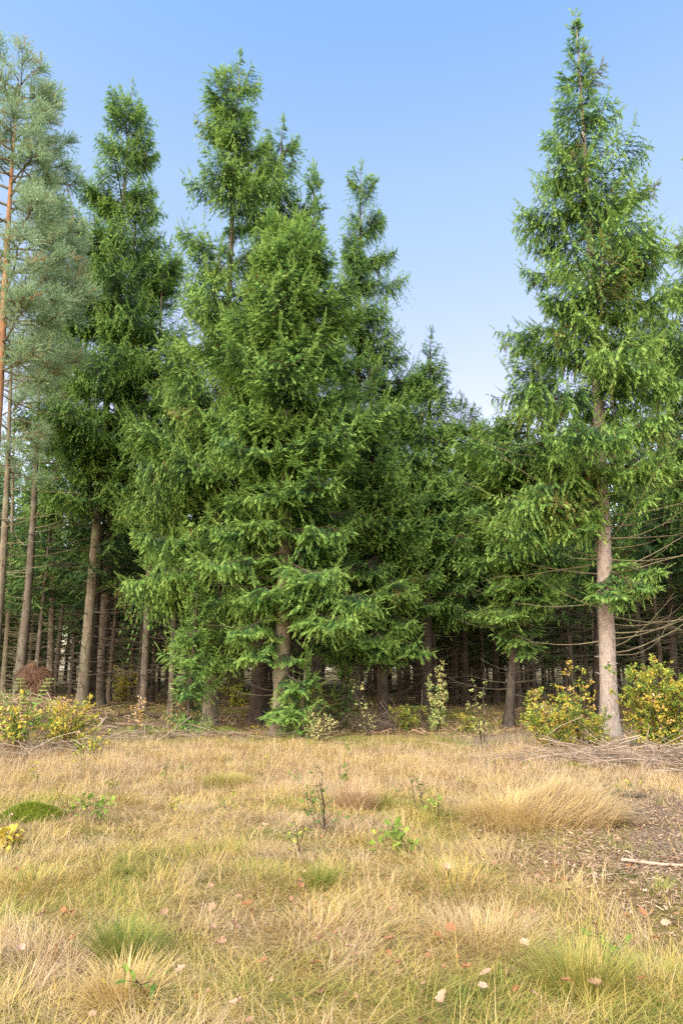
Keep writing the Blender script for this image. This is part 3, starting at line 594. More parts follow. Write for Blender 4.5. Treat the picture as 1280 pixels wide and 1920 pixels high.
bush('bright yellow bush cut off by the right edge of the picture', x, y, 1.9, 1.1, 40, 10, .085, .48, broad, seed=54, tsd=.24, twigs=14)
x, y = B(122, 14.9)
bush('yellow green bush in front of the slim pale trunk at the left', x, y, 1.15, .95, 30, 7, .07, .50, broad, seed=55, tsd=.26, twigs=12, low=.05)
x, y = B(30, 14.2)
bush('straggly bush with large pale green and yellow leaves at the left edge', x, y, 1.35, 1.0, 16, 4, .10, .40, broad, seed=56, tsd=.3, twigs=9, low=.2)
x, y = B(165, 13.6)
bush('low mixed seedlings below the left yellow bush', x, y, .55, .6, 10, 4, .07, .42, broad, seed=58, tsd=.3, twigs=6)
x, y = B(822, 18.3)
bush('pale green upright sapling standing in the gap before the dark wood', x, y, 1.85, .45, 6, 9, .06, .45, palef, seed=60, tsd=.35, twigs=26, name='leafy_sapling', cat='sapling', up=.5)
x, y = B(905, 16.0)
bush('thin bare sapling with a few curled pale yellow leaves', x, y, 1.75, .3, 3, 3, .07, .62, palef, seed=61, tsd=.3, twigs=12, name='leafy_sapling', cat='sapling')
x, y = B(690, 17.4)
bush('spindly sapling with sparse cream and yellow leaves right of middle', x, y, 1.55, .75, 4, 3, .07, .7, palef, seed=62, tsd=.3, twigs=9, name='leafy_sapling', cat='sapling')
x, y = B(600, 16.6)
bush('low bleached shrub at the edge of the tall dry grass', x, y, .75, .7, 12, 5, .05, .8, palef, seed=63, tsd=.3, twigs=9)
x, y = B(255, 18.5)
bush('withered rowan sapling with pinkish cream leaves left of middle', x, y, 1.15, .5, 5, 5, .07, .97, broad, seed=64, tsd=.12, twigs=9, name='leafy_sapling', cat='sapling')
x, y = B(320, 17.4)
bush('thin sapling with a few bleached leaves beside the thin reddish trunk', x, y, 1.1, .35, 3, 3, .06, .97, broad, seed=65, tsd=.12, twigs=8, name='leafy_sapling', cat='sapling')
x, y = B(478, 15.6)
bush('single thin seedling with two yellow leaves left of the broad spruce trunk', x, y, .62, .12, 2, 2, .07, .5, broad, seed=66, tsd=.1, twigs=3, name='seedling', cat='seedling')
x, y = B(760, 19.6)
bush('low yellow green undergrowth beside the pale green sapling', x, y, .8, .9, 18, 7, .06, .33, broad, seed=67, tsd=.2, twigs=9)
x, y = B(878, 18.8)
bush('low pale undergrowth right of the pale green sapling', x, y, .55, .7, 12, 6, .055, .42, broad, seed=68, tsd=.2, twigs=8)
x, y = B(445, 31)
bush('sunlit yellow green bush far inside the wood', x, y, 1.3, 1.2, 20, 6, .10, .40, broad, seed=69, tsd=.15, twigs=10)
x, y = B(226, 36)
bush('yellow bush glimpsed between the left trunks deep in the wood', x, y, 2.2, 1.2, 20, 6, .12, .50, broad, seed=70, tsd=.15, twigs=10)
# plants in the meadow
def seedling(px, py, lab, H, n, size, tint, seed, mat=None, stems=2, tw=4, spread=.15, name='seedling', cat='seedling', stem=None):
    x, y = gp(px, py); bush(lab, x, y, H, spread, stems, n, size, tint, mat or broad, seed=seed, tsd=.15, twigs=tw, name=name, cat=cat, stem=stem)
seedling(12, 1590, 'small plant with bright yellow leaves at the left edge of the meadow', .28, 4, .10, .55, 80, stems=4)
seedling(135, 1530, 'small pale green seedling right of the moss cushion', .35, 3, .07, .3, 81)
seedling(185, 1545, 'leafy green bramble shoot among pinkish straw at the left', .35, 3, .08, .18, 82, stems=4, tw=5, spread=.3)
seedling(310, 1475, 'slender green seedling in the dry grass left of middle', .6, 3, .06, .2, 83)
seedling(610, 1560, 'dark withered bramble with black curled leaves in the middle of the meadow', .75, 2, .055, .05, 84, stems=5, tw=6, spread=.55, name='bramble', cat='bramble', stem=deaddark)
seedling(640, 1490, 'upright green bramble shoot above the withered one', .5, 3, .08, .12, 85, name='bramble', cat='bramble')
seedling(745, 1605, 'green and yellow leaved bramble right of middle in the meadow', .38, 4, .085, .25, 86, stems=4, tw=5, spread=.25, name='bramble', cat='bramble')
seedling(785, 1520, 'thin dark stemmed bramble arching over straw right of middle', .5, 2, .05, .05, 87, stems=3, tw=5, spread=.4, name='bramble', cat='bramble')
seedling(820, 1530, 'pale green seedling in the straw right of the brambles', .35, 3, .07, .25, 88)
seedling(285, 1880, 'small green leaved shoot near the bottom left', .16, 3, .06, .15, 89)
seedling(1137, 1790, 'small bluish green shoot near the bottom right', .22, 3, .06, .12, 90)
seedling(655, 1425, 'small bright green seedling at the back of the meadow', .4, 4, .07, .2, 91)
rr_ = np.random.default_rng(44)
for k, (px, py) in enumerate(((70, 1470), (110, 1500), (60, 1450), (210, 1480), (150, 1445), (345, 1450), (500, 1440), (560, 1470), (430, 1520), (1000, 1455), (925, 1440), (870, 1475), (1190, 1480), (560, 1600), (330, 1530))):
    seedling(px, py, 'tiny yellow green seedling poking out of the pinkish straw', .22 + .15 * rr_.random(), 3, .05, .2 + .4 * rr_.random(), 200 + k)
for o in [q for q in S.collection.objects if q.get('label') == 'tiny yellow green seedling poking out of the pinkish straw']: o['group'] = 'tiny seedlings in the straw'
# pale fern frond at the left
x, y = B(36, 16.8); r = np.random.default_rng(5); g = Geo(); t = thing('fern', (x, y, gnd(x, y)), 'pale bluish green fern fronds standing by the brown pine trunk', 'fern')
for k in range(3):
    az = (.3, 2.2, 4.0)[k]; d = np.array([math.cos(az), math.sin(az), 0]); ts = np.linspace(0, 1, 14); pts = ts[:, None] * d * .5 + np.stack([0 * ts, 0 * ts, 1.75 * ts - .35 * ts ** 2], 1) * (1 if k < 2 else .8)
    g.tube(pts, np.linspace(.008, .003, 14), 4, A=.6, cap=False); lat = np.array([-d[1], d[0], 0])
    for i in range(7, 14):
        for s_ in (-1, 1):
            L = .32 * (14.5 - i) / 7; pp = pts[i] + np.linspace(0, 1, 7)[:, None] * (lat * s_ * L + d * .1)
            for s2 in (-1, 1): leaf_geo(g, pp, unit(np.tile(d * s2 * .8 + lat * s_ * .4, (7, 1)) + r.normal(0, .1, (7, 3))), .06, np.full(7, .15), r)
link('fronds', g.mesh('fronds'), palef, t)

# ------------------------------------------------------------------ grass
GR = [(0, (.10, .16, .03)), (.18, (.24, .29, .055)), (.34, (.44, .37, .09)), (.48, (.57, .41, .13)), (.62, (.65, .49, .22)), (.8, (.50, .38, .22)), (.92, (.58, .46, .31)), (1, (.40, .22, .09))]
grassm = leafmat('dry_grass_blades', GR, trans=.28, rough=.55, vary=.12, noise=2.5)
oakm = leafmat('fallen_oak_leaves', [(0, (.72, .62, .06)), (.25, (.34, .15, .06)), (.6, (.32, .19, .11)), (1, (.56, .38, .26))], trans=.2, rough=.7, noise=9)
def blades(P, az, lean, Ln, Wd, A, r, curl=.7, seg=3):
    n = len(P); d = np.stack([np.cos(az), np.sin(az), 0 * az], 1); s = np.stack([-np.sin(az + r.normal(0, .6, n)), np.cos(az), 0 * az], 1); s = unit(s)
    V = np.empty((n, seg * 2 + 1, 3), np.float32); pos = P.copy(); th = lean.copy()
    for k in range(seg + 1):
        w = (Wd * (1 - .85 * (k / seg) ** 1.5))[:, None] * .5
        if k < seg: V[:, 2 * k] = pos - s * w; V[:, 2 * k + 1] = pos + s * w
        else: V[:, 2 * k] = pos
        st = (Ln / seg)[:, None]; pos = pos + st * (d * np.sin(th)[:, None] + np.cos(th)[:, None] * [0, 0, 1.]); th = th + curl / seg * r.uniform(.3, 1.6, n)
    T = []
    for k in range(seg - 1): T += [[2 * k, 2 * k + 1, 2 * k + 3], [2 * k, 2 * k + 3, 2 * k + 2]]
    T.append([2 * seg - 2, 2 * seg - 1, 2 * seg]); T = np.array(T)
    return V.reshape(-1, 3), (T[None] + (np.arange(n) * (2 * seg + 1))[:, None, None]).reshape(-1, 3), np.repeat(A, 2 * seg + 1)
def bare(x, y):
    "how bare the litter strip at the right is, 0..1"
    q = (x - (1.15 + .12 * (y - 6.5))) * 1.3 + (vnoise(x, y, .8, 33) - .5) * 2.2
    return np.clip(q, 0, 1) * np.clip((y - 4.2 + (vnoise(x, y, .6, 8) - .5) * 1.2) / .8, 0, 1) * np.clip((11.5 - y) / 2.5, 0, 1)
def meadow():
    r = np.random.default_rng(9); G = Geo()
    def pts(n, d0, d1, p):
        u = r.random(n); y = (d0 ** p + u * (d1 ** p - d0 ** p)) ** (1 / p); x = r.uniform(-1, 1, n) * (.56 * y + 1.3); return x, y
    def emit(x, y, az, lean, Ln, Wd, A, curl):
        P = np.stack([x, y, ground(x, y) - .01], 1); V, T, a = blades(P, az, lean, Ln, Wd, A, r, curl); G.add(V, T, a)
    # matted thatch: tussocks, each combed its own way
    def layer(n, d0, d1, p, clump, ln, lean, wd, tintf, curl, keep=None, radial=.5, sz=.1):
        nc = max(1, n // clump); cx, cy = pts(nc, d0, d1, p)
        i = r.integers(0, nc, n); rad = sz * (.6 + .05 * cy[i]) * np.abs(r.normal(0, 1, n)); a = r.uniform(0, 6.28, n)
        x = cx[i] + rad * np.cos(a); y = cy[i] + rad * np.sin(a)
        if keep is not None:
            k = r.random(n) < keep(x, y); x, y, a, i = x[k], y[k], a[k], i[k]; n = len(x)
        comb = vnoise(cx, cy, .8, 21) * 12 + r.normal(0, .7, nc)
        az = np.where(r.random(n) < radial, a + r.normal(0, .5, n), comb[i] + r.normal(0, .45, n))
        ct = r.normal(0, .09, nc); cl = r.uniform(.7, 1.3, nc)
        A = np.clip(tintf(x, y) + ct[i] + r.normal(0, .08, n), 0, 1)
        emit(x, y, az, np.clip(r.normal(lean, .3, n), 0, 1.5), r.uniform(*ln, n) * cl[i], wd * (.7 + .055 * y) * r.uniform(.7, 1.3, n), A, curl)
    green = lambda x, y: fbm(x, y, 1.9, 41)
    edge = lambda x, y, e: np.clip((e + 3.2 * (fbm(x, x * .3, 2.2, 14) - .5) + 1.6 * (vnoise(x, y, .6, 19) - .5) - y) / 1.3, 0, 1)
    nb = lambda x, y: (1 - .92 * bare(x, y)) * edge(x, y, 15.8)
    pink = lambda y: np.clip((y - 8.5) / 3, 0, 1)
    t_mat = lambda x, y: .61 + .14 * pink(y) - 1.3 * np.clip(green(x, y) - .50, 0, .5) * (1 - .6 * pink(y)) + .75 * (fbm(x, y, .55, 52) - .5)
    layer(260000, 2.6, 16, .9, 30, (.08, .22), 1.35, .0040, t_mat, .45, nb, .35)
    layer(80000, 2.6, 15.5, .9, 50, (.12, .26), 1.1, .0032, lambda x, y: t_mat(x, y) + .1, .9, nb, .7)
    layer(60000, 2.6, 15, .9, 5, (.16, .38), 1.45, .0033, lambda x, y: t_mat(x, y) + .24, .35, nb, .5, .25)
    layer(62000, 2.6, 16, .8, 110, (.14, .32), 1.25, .0038, lambda x, y: t_mat(x, y) + .12 * np.sign(vnoise(x, y, .5, 99) - .5), .6, nb, .12, .13)
    # fresh green undergrowth in patches
    layer(75000, 2.6, 15, .8, 45, (.06, .16), .9, .0036, lambda x, y: .27 + 0 * x, .9, lambda x, y: np.clip((green(x, y) - .50) * 4, .12, .8) * (1 - .7 * bare(x, y)), .5)
    layer(14000, 4.5, 11, .9, 30, (.05, .14), .5, .0045, lambda x, y: .15 + 0 * x, .8, lambda x, y: (bare(x, y) > .3) * (fbm(x, y, .9, 61) > .55), .5)
    # tall pinkish straw at the back of the meadow
    tall = lambda x, y: np.clip((y - 9.2 + 2 * (fbm(x, y, 2, 71) - .5)) / 2.0, 0, 1) * edge(x, y, 15.9) * (1 - .5 * bare(x, y))
    layer(170000, 8, 18.3, 1.2, 60, (.12, .29), .9, .0036, lambda x, y: .66 + .8 * (fbm(x, y, .8, 81) - .5), 1.0, tall, .75, .13)
    layer(34000, 8, 18.3, 1.2, 14, (.2, .42), .5, .0028, lambda x, y: .86 + 0 * x, .9, tall, .6, .15)
    # thin grass on the forest floor
    layer(110000, 15.2, 42, .6, 40, (.07, .22), .7, .006, lambda x, y: .26 + .25 * (fbm(x, y, 3, 91) - .5), .8, lambda x, y: np.clip((fbm(x, y, 4, 92) - .40) * 4, 0.15, 1) * np.where((x > -1.5) & (x < 7) & (y < 30), 1.6, .6), .5, .16)
    tag(link('meadow_grass', G.mesh('meadow_grass'), grassm), 'dry matted straw coloured and green grass covering the meadow', 'grass', kind='stuff')
meadow()
def leaf_bits():
    r = np.random.default_rng(61); n = 3000; y = r.uniform(3, 16, n) ** 1.0; x = r.uniform(-1, 1, n) * (.56 * y + 1.3); k = r.random(n) < np.clip((fbm(x, y, 1.2, 15) - .35) * 3, .1, 1); x, y = x[k], y[k]; n = len(x)
    g = Geo(); az = r.uniform(0, 6.28, n); D = unit(np.stack([np.cos(az), np.sin(az), r.normal(0, .4, n)], 1)); leaf_geo(g, np.stack([x, y, ground(x, y) + r.uniform(.01, .09, n)], 1), D, r.uniform(.025, .06, n), np.clip(r.normal(.55, .22, n), .25, 1), r, True, .3)
    tag(link('leaf_litter', g.mesh('leaf_litter'), oakm), 'small brown and rusty leaf scraps scattered through the matted grass', 'leaf litter', kind='stuff')
leaf_bits()
def tuft(px, py, lab, n, ln, tint, seed, wd=.004, rad=.12, lean=.55, comb=None, curl=1.1, sd_=.10):
    x, y = gp(px, py); r = np.random.default_rng(seed); a = r.uniform(0, 6.28, n); q = rad * np.sqrt(r.random(n))
    X = q * np.cos(a); Y = q * np.sin(a); z0 = gnd(x, y); P = np.stack([X, Y, ground(x + X, y + Y) - z0 - .01], 1)
    az = a + r.normal(0, .5, n) if comb is None else comb + r.normal(0, .35, n)
    V, T, A = blades(P, az, np.clip(q / rad * lean + r.normal(0, .12, n), 0, 1.4), r.uniform(*ln, n), wd * r.uniform(.7, 1.3, n), np.clip(r.normal(tint, sd_, n), 0, 1), r, curl, 4)
    tag(link('grass_tuft', mesh('grass_tuft', V, T, A), grassm, loc=(x, y, z0)), lab, 'grass tuft', 'grass tufts in the meadow')
tuft(238, 1800, 'large dark green grass tuft near the bottom left', 900, (.14, .32), .16, 1, rad=.16)
tuft(232, 1880, 'pale straw tuft spreading in front of the dark green one at the bottom left', 800, (.15, .34), .6, 2, rad=.17, lean=1.0)
tuft(490, 1650, 'soft green tuft in the middle of the near meadow', 1100, (.08, .17), .32, 3, rad=.4, lean=.9, sd_=.13)
tuft(600, 1665, 'small upright green tuft right of the soft green one', 350, (.14, .28), .18, 4, rad=.1)
tuft(1215, 1850, 'wide green grass tuft in the bottom right corner', 800, (.10, .22), .30, 5, rad=.32)
tuft(1090, 1850, 'yellow green tuft left of the corner tuft at the bottom right', 800, (.14, .34), .27, 6, rad=.22)
tuft(1040, 1530, 'big swept over mound of pale straw grass at the right', 4200, (.35, .70), .72, 7, wd=.0048, rad=.62, lean=.9, comb=.25, curl=1.5, sd_=.13)
tuft(965, 1540, 'tall straw grass mound left of the swept over one', 2400, (.22, .48), .62, 8, wd=.0045, rad=.5, lean=.9, sd_=.13)
tuft(665, 1520, 'bleached whitish straw tuft in the middle distance', 900, (.25, .5), .93, 9, wd=.005, rad=.2)
tuft(850, 1660, 'grey green wispy tuft right of the brambles', 750, (.14, .30), .5, 10, rad=.36, lean=.95, sd_=.16)
tuft(905, 1770, 'tall pale straw tuft in the lower right of the meadow', 1000, (.16, .34), .70, 11, rad=.4, lean=1.1, sd_=.14)
tuft(600, 1740, 'ochre tussock in the middle foreground', 800, (.09, .20), .58, 12, rad=.36, lean=1.25, sd_=.14)
tuft(425, 1475, 'dark olive tussock at the left of the tall straw', 1400, (.15, .3), .3, 13, wd=.005, rad=.35)
tuft(60, 1660, 'olive green tuft left in the near meadow', 700, (.09, .20), .36, 14, rad=.34, lean=1.0, sd_=.13)

# moss cushion
def moss(px, py, rx, ry, h, lab, seed):
    x, y = gp(px, py); r = np.random.default_rng(seed); n = 9000; a = r.uniform(0, 6.28, n); q = np.sqrt(r.random(n)); X = rx * q * np.cos(a); Y = ry * q * np.sin(a); z0 = gnd(x, y)
    Z = ground(x + X, y + Y) - z0 + h * (1 - q ** 2.2) * (.75 + .5 * vnoise(x + X, y + Y, .14, 2)) - .03
    g = Geo(); gn = 24; ring = [(X_, 6.283 * k / gn) for X_ in np.linspace(0, 1.02, 9) for k in range(gn)]
    V = [(rx * q_ * math.cos(b_), ry * q_ * math.sin(b_), gnd(x + rx * q_ * math.cos(b_), y + ry * q_ * math.sin(b_)) - z0 + h * (1 - min(1, q_) ** 2.2) * (.75 + .5 * float(vnoise(x + rx * q_ * math.cos(b_), y + ry * q_ * math.sin(b_), .14, 2))) - .035) for q_, b_ in ring]
    T = []
    for i in range(8):
        for k in range(gn): a0 = i * gn + k; a1 = i * gn + (k + 1) % gn; T += [[a0, a1, a1 + gn], [a0, a1 + gn, a0 + gn]]
    g.add(V, T, .3)
    V, T, A = blades(np.stack([X, Y, Z], 1), a + r.normal(0, .8, n), r.uniform(0, 1, n), r.uniform(.02, .05, n), np.full(n, .006), np.clip(r.normal(.42, .2, n), 0, 1), r, .4, 2); g.add(V, T, A)
    tag(link('moss_cushion', g.mesh('moss_cushion'), mossm, loc=(x, y, z0)), lab, 'moss', 'moss cushions')
mossm = leafmat('bright_moss', [(0, (.10, .14, .02)), (.5, (.24, .31, .03)), (1, (.40, .42, .07))], trans=.2)
moss(58, 1530, .40, .32, .15, 'bright yellow green moss cushion at the left of the meadow', 1)
moss(268, 1372, .9, .7, .16, 'mossy hump on the forest floor left of middle', 2)
moss(410, 1372, .8, .6, .14, 'mossy hump between the middle trunks', 3)
moss(1075, 1440, .35, .3, .10, 'small moss patch beside the brush at the right', 4)

# ------------------------------------------------------------------ litter, sticks, brush piles, leaves
def sticks(g, n, cx, cy, rx, ry, ln, rad, r, hz=.1, curve=.12, seg=5, flat=.12):
    for _ in range(n):
        x = cx + r.normal(0, rx); y = cy + r.normal(0, ry); az = r.uniform(0, 6.28); L = r.uniform(*ln); ts = np.linspace(-.5, .5, seg)
        d = np.array([math.cos(az), math.sin(az), 0]); l = np.array([-d[1], d[0], 0]); tilt = r.normal(0, flat); b_ = r.normal(0, curve)
        pts = np.array([x, y, 0]) + L * (ts[:, None] * d + (b_ * ts * ts * 4)[:, None] * l); z = ground(pts[:, 0], pts[:, 1]).max() if L < .3 else ground(pts[:, 0], pts[:, 1])
        pts[:, 2] = z + rad * 1.1 + abs(tilt) * .5 * L + tilt * L * ts + hz * abs(r.normal(0, .5)) - .12 * abs(b_) * L * ts ** 2
        g.tube(pts, np.linspace(rad, rad * .35, seg) * r.uniform(.6, 1.2), 4, A=r.random())
twigm = leafmat('bleached_twigs', [(0, (.11, .08, .055)), (.5, (.25, .19, .14)), (1, (.45, .36, .27))], trans=0., rough=.9, noise=5)
litm = leafmat('litter_chips', [(0, (.09, .055, .035)), (.4, (.27, .165, .095)), (.7, (.44, .30, .19)), (1, (.60, .45, .32))], trans=.1, rough=.9, noise=5)
def litter():
    r = np.random.default_rng(15); g = Geo()
    n = 120000; y = r.uniform(4.4, 12, n); x = r.uniform(-1, 1, n) * (.56 * y + 1.3); k = r.random(n) < np.clip(bare(x, y), .0, 1); x, y = x[k], y[k]; n = len(x)
    az = r.uniform(0, 6.28, n); D = np.stack([np.cos(az), np.sin(az), r.normal(0, .25, n)], 1); D = unit(D)
    P = np.stack([x, y, ground(x, y) + r.uniform(0, .02, n)], 1); s = unit(np.cross(D, np.array([0, 0, 1.]) + r.normal(0, .3, (n, 3)))); L = r.uniform(.012, .06, n)[:, None]; w = r.uniform(.002, .008, n)[:, None]
    V = np.stack([P - s * w, P + s * w, P + D * L + s * w * .7, P + D * L - s * w * .7], 1).reshape(-1, 3)
    i = np.arange(n)[:, None] * 4; g.add(V, np.concatenate([i + [0, 1, 2], i + [0, 2, 3]]), np.repeat(np.clip(r.normal(.5, .28, n), 0, 1), 4))
    tag(link('wood_chip_litter', g.mesh('wood_chip_litter'), litm), 'brown leaf and wood chip litter on the bare strip at the right', 'litter', kind='stuff')
    g = Geo(); n = 52000; y = r.uniform(17.3, 45, n); x = r.uniform(-1, 1, n) * (.56 * y + 1.5); az = r.uniform(0, 6.28, n); D = unit(np.stack([np.cos(az), np.sin(az), r.normal(0, .3, n)], 1))
    P = np.stack([x, y, ground(x, y) + r.uniform(0, .05, n)], 1); s = unit(np.cross(D, np.array([0, 0, 1.]) + r.normal(0, .4, (n, 3)))); L = r.uniform(.05, .4, n)[:, None] ** 1.0; w = r.uniform(.004, .012, n)[:, None]
    V = np.stack([P - s * w, P + s * w, P + D * L + s * w * .6, P + D * L - s * w * .6], 1).reshape(-1, 3); i = np.arange(n)[:, None] * 4
    g.add(V, np.concatenate([i + [0, 1, 2], i + [0, 2, 3]]), np.repeat(np.clip(r.normal(.35, .25, n), 0, 1), 4))
    tag(link('forest_litter', g.mesh('forest_litter'), litm), 'fallen twigs and needles covering the forest floor', 'litter', kind='stuff')
litter()
def pile(px, py, rx, ry, n, ln, rad, hz, lab, seed, mat=None, Y=None, flat=.2):
    r = np.random.default_rng(seed); x, y = gp(px, py) if Y is None else B(px, Y); g = Geo(); sticks(g, n, x, y, rx, ry, ln, rad, r, hz, .15, 5, flat)
    z = gnd(x, y); V = np.concatenate(g.V) - [x, y, z]; tag(link('brush_pile', mesh('brush_pile', V, np.concatenate(g.T), np.concatenate(g.A)), mat or twigm, loc=(x, y, z)), lab, 'brush pile', 'piles of dead brush')
pile(1215, 1440, .9, .55, 420, (.3, 1.5), .008, .22, 'heap of bleached dead branches below the right hand bush', 1)
pile(1050, 1432, .8, .35, 180, (.3, 1.1), .006, .14, 'thin dead twigs lying before the yellow bush at the right', 2)
pile(715, 1372, .5, .3, 420, (.25, .7), .005, .34, 'grey brown dome of fine dead twigs right of middle', 3, flat=.5)
pile(420, 1385, 1.3, .5, 130, (.3, 1.1), .005, .08, 'strip of dead twigs in front of the middle trunks', 4)
pile(270, 1385, .8, .5, 140, (.3, 1.1), .006, .2, 'tangle of dead twigs in front of the left trunks', 5)
pile(95, 1345, 1.4, .9, 340, (.3, 1.4), .007, .3, 'brown brush heap behind the left bush', 6, mat=litm, Y=21.5)
pile(60, 1420, .9, .5, 300, (.3, 1.0), .006, .2, 'grey twiggy debris under the left bush', 7)
def log(p0, p1, rad, lab, seed, mat=None, side=4, dz=0.):
    r = np.random.default_rng(seed); (x0, y0), (x1, y1) = p0, p1; ts = np.linspace(0, 1, 10); X = x0 + (x1 - x0) * ts + np.cumsum(r.normal(0, .012, 10)); Y = y0 + (y1 - y0) * ts + np.cumsum(r.normal(0, .02, 10))
    Z = np.maximum(ground(X, Y), gnd(x0, y0) * (1 - ts) + gnd(x1, y1) * ts) + rad * .9 + dz * np.array([.0, .2, .5, .8, 1, 1, .9, .8, .7, .6]); g = Geo(); o = np.array([x0, y0, gnd(x0, y0)]); pts = np.stack([X, Y, Z], 1) - o
    g.tube(pts, np.linspace(rad, rad * .5, 10), 7, A=.7); L = math.hypot(x1 - x0, y1 - y0)
    for _ in range(side):
        k = r.integers(2, 9); d = unit(pts[k] - pts[k - 1] + r.normal(0, .12, 3)); d = unit(d + np.array([r.normal(0, .5), r.normal(0, .5), abs(r.normal(0, .4))])); g.tube([pts[k], pts[k] + d * L * .12, pts[k] + d * L * .22], [rad * .4, rad * .25, rad * .1], 4, A=.6)
    tag(link('fallen_branch', g.mesh('fallen_branch', True), mat or twigm, loc=o), lab, 'branch', 'fallen branches on the ground')
log(gp(1163, 1616), gp(1330, 1634), .018, 'long pale stick lying on the litter at the right edge', 1, side=1)
log(gp(1110, 1648), gp(1165, 1640), .010, 'short thin stick on the litter left of the long pale one', 2, side=1)
log(gp(1138, 1491), gp(1210, 1496), .028, 'dark grey branch lying behind the litter at the right', 3, mat=deaddark, side=1)
log(gp(1120, 1518), gp(1215, 1530), .014, 'thin grey branch lying in front of the dark grey one', 4, side=1)
log(gp(985, 1462), gp(1110, 1440), .022, 'bleached branch slanting through the straw below the yellow bush', 5, side=3)
log(gp(1165, 1405), gp(1330, 1448), .03, 'long dead branch sloping down under the right hand bush', 6, side=6, dz=.2)
log(B(180, 19.5), B(218, 20.8), .05, 'mossy broken log leaning at the left trunks', 7, side=2, dz=.25)
log(B(182, 18.6), B(232, 18.9), .045, 'grey log on the forest floor right of the left bush', 8, side=3, dz=.12)
log(B(300, 23.5), B(215, 22.3), .05, 'dark fallen branch behind the withered rowan', 9, mat=deaddark, side=5, dz=.2)
log(B(340, 17.9), B(470, 18.2), .02, 'thin dark branch lying across the foot of the middle trunks', 10, mat=deaddark, side=6)
log(gp(300, 1405), gp(385, 1428), .014, 'thin bare stick lying at the edge of the straw left of middle', 11, side=3)
log(gp(1180, 1510), gp(1218, 1554), .006, 'thin pale stem standing in the straw near the right edge', 12, side=0, dz=.05)

# upturned root ball
def rootball():
    Y = 25; x = gx(58, Y); r = np.random.default_rng(8); z = gnd(x, Y); t = thing('upturned_root_ball', (x, Y, z), 'rusty brown upturned root plate of a fallen tree at the left', 'tree stump')
    g = Geo(); n = 14; m = 24; V = []
    for i in range(n + 1):
        for k in range(m):
            a = k * 6.283 / m; b_ = math.pi * i / n; q = 1 + .8 * (float(vnoise(math.cos(a) * 2 + 5, math.sin(a) * 2 + b_ * 2 + 9, 1.0, 3)) - .5) + r.normal(0, .03)
            V.append((.52 * q * math.sin(b_) * math.cos(a), .30 * q * math.sin(b_) * math.sin(a), .72 + .42 * q * math.cos(b_) + .1 * math.sin(a)))
    T = []
    for i in range(n):
        for k in range(m): a0 = i * m + k; a1 = i * m + (k + 1) % m; T += [[a0, a1 + m, a1], [a0, a0 + m, a1 + m]]
    g.add(V, T, .3); link('soil_plate', g.mesh('soil_plate', True), rootm, t)
    g = Geo()
    for _ in range(900):
        a = r.uniform(0, 6.28); b_ = math.acos(r.uniform(-1, 1)); d = np.array([math.sin(b_) * math.cos(a), math.sin(b_) * math.sin(a), math.cos(b_)]); p = d * [.48, .28, .42] + [0, 0, .72]; l = r.uniform(.06, .3)
        e = d + r.normal(0, .6, 3); g.tube([p, p + e * l * .5 + [0, 0, -.02], p + e * l * .7 + [0, 0, -l * .8]], [.008, .006, .002], 3, A=r.random(), cap=False)
    for k in range(14):
        a = r.uniform(0, 6.28); p = np.array([.4 * math.cos(a), .2 * math.sin(a), .5]); g.tube([p, p + [math.cos(a) * .25, math.sin(a) * .2, -.25], [p[0] * 2 + r.normal(0, .1), p[1] * 1.5, -.05]], [.035, .025, .015], 5, A=.3)
    link('roots', g.mesh('roots'), rootm, t)
rootm = leafmat('rusty_soil_and_roots', [(0, (.05, .03, .018)), (.5, (.15, .085, .05)), (1, (.30, .19, .11))], trans=0., rough=.95)
rootball()

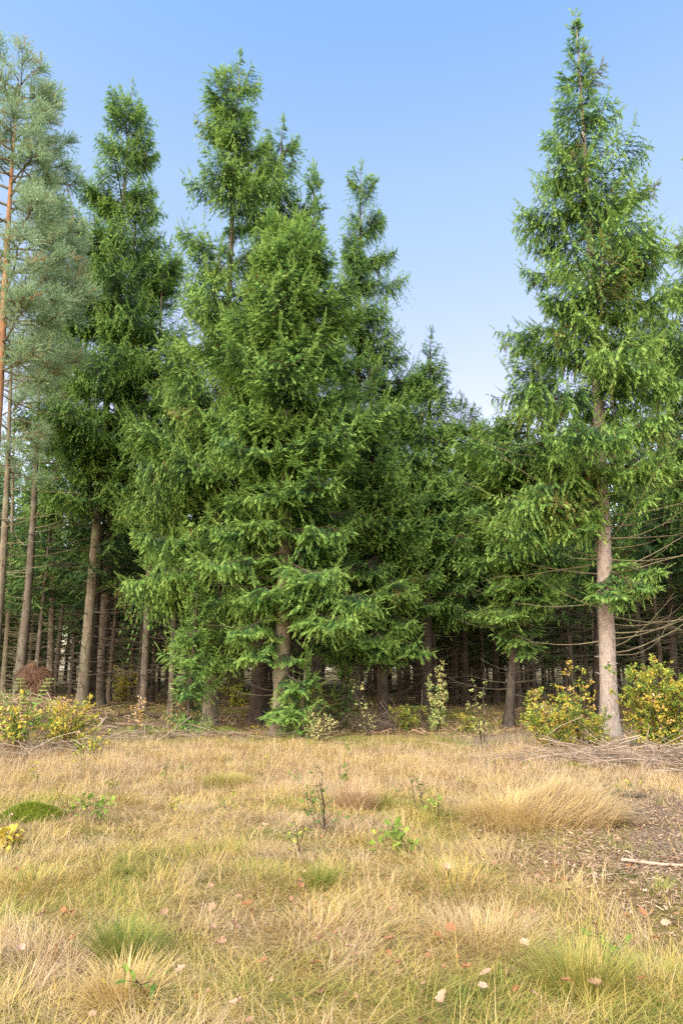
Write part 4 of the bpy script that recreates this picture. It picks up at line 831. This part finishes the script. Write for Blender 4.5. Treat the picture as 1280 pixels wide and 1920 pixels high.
# fallen oak leaves, one thing each
def oak_leaf(px, py, c, k, lab, size=.066):
    x, y = gp(px, py); r = np.random.default_rng(int(px * 7 + py)); n = 26; u = np.linspace(0, 1, n // 2)
    w = (.10 + .26 * np.sin(np.pi * u ** .8)) * (1 + .33 * np.cos(u * 2 * np.pi * 3.5)); w[0] = .02; w[-1] = .05
    L = size * r.uniform(.85, 1.25); cv = r.uniform(.1, .5); V = []; 
    for s_ in (-1, 0, 1):
        for i in range(n // 2): V.append((u[i] * L, s_ * w[i] * L, L * (cv * (u[i] - .5) ** 2 * 2 + abs(s_) * w[i] * r.uniform(.2, .6) - .1)))
    T = []; h = n // 2
    for b_ in (0, h):
        for i in range(h - 1): T += [[b_ + i, b_ + h + i, b_ + h + i + 1], [b_ + i, b_ + h + i + 1, b_ + i + 1]]
    o = link('fallen_leaf', mesh('fallen_leaf', V, T, np.full(len(V), c)), oakm, loc=(x, y, gnd(x, y) + r.uniform(.06, .13))); o.rotation_euler = (r.normal(.25, .25), r.normal(0, .3), r.uniform(0, 6.28)); tag(o, lab, 'leaf', 'fallen leaves on the grass')
PALE = 'pale pinkish tan fallen oak leaf lying on the matted grass'; RUST = 'rusty orange fallen oak leaf lying on the matted grass'
for px, py in ((390, 1675), (400, 1715), (297, 1738), (432, 1768), (395, 1778), (205, 1762), (30, 1820), (600, 1794), (598, 1827), (660, 1812), (424, 1810), (555, 1730), (490, 1562), (660, 1815), (735, 1670), (922, 1857), (905, 1895), (838, 1655), (1010, 1690), (1130, 1880), (85, 1735), (1240, 1755), (1060, 1700), (1190, 1690), (512, 1745), (345, 1850), (980, 1800), (750, 1830)):
    oak_leaf(px, py, 1 - .4 * random.random(), 0, PALE)
for px, py in ((455, 1722), (815, 1772), (836, 1774), (135, 1730), (885, 1860), (1212, 1752), (1185, 1745), (500, 1825), (1208, 1877), (1075, 1890), (250, 1565), (740, 1790), (560, 1680), (1238, 1790)):
    oak_leaf(px, py, .25 + .15 * random.random(), 0, RUST)
oak_leaf(198, 1873, 0, 0, 'bright yellow fallen leaf beside the dark green tuft at the bottom left', .06)
oak_leaf(428, 1910, 1, 0, 'largest pale pink oak leaf at the bottom edge of the meadow', .085)
oak_leaf(825, 1905, .85, 0, 'broad tan oak leaf near the bottom edge right of middle', .065)
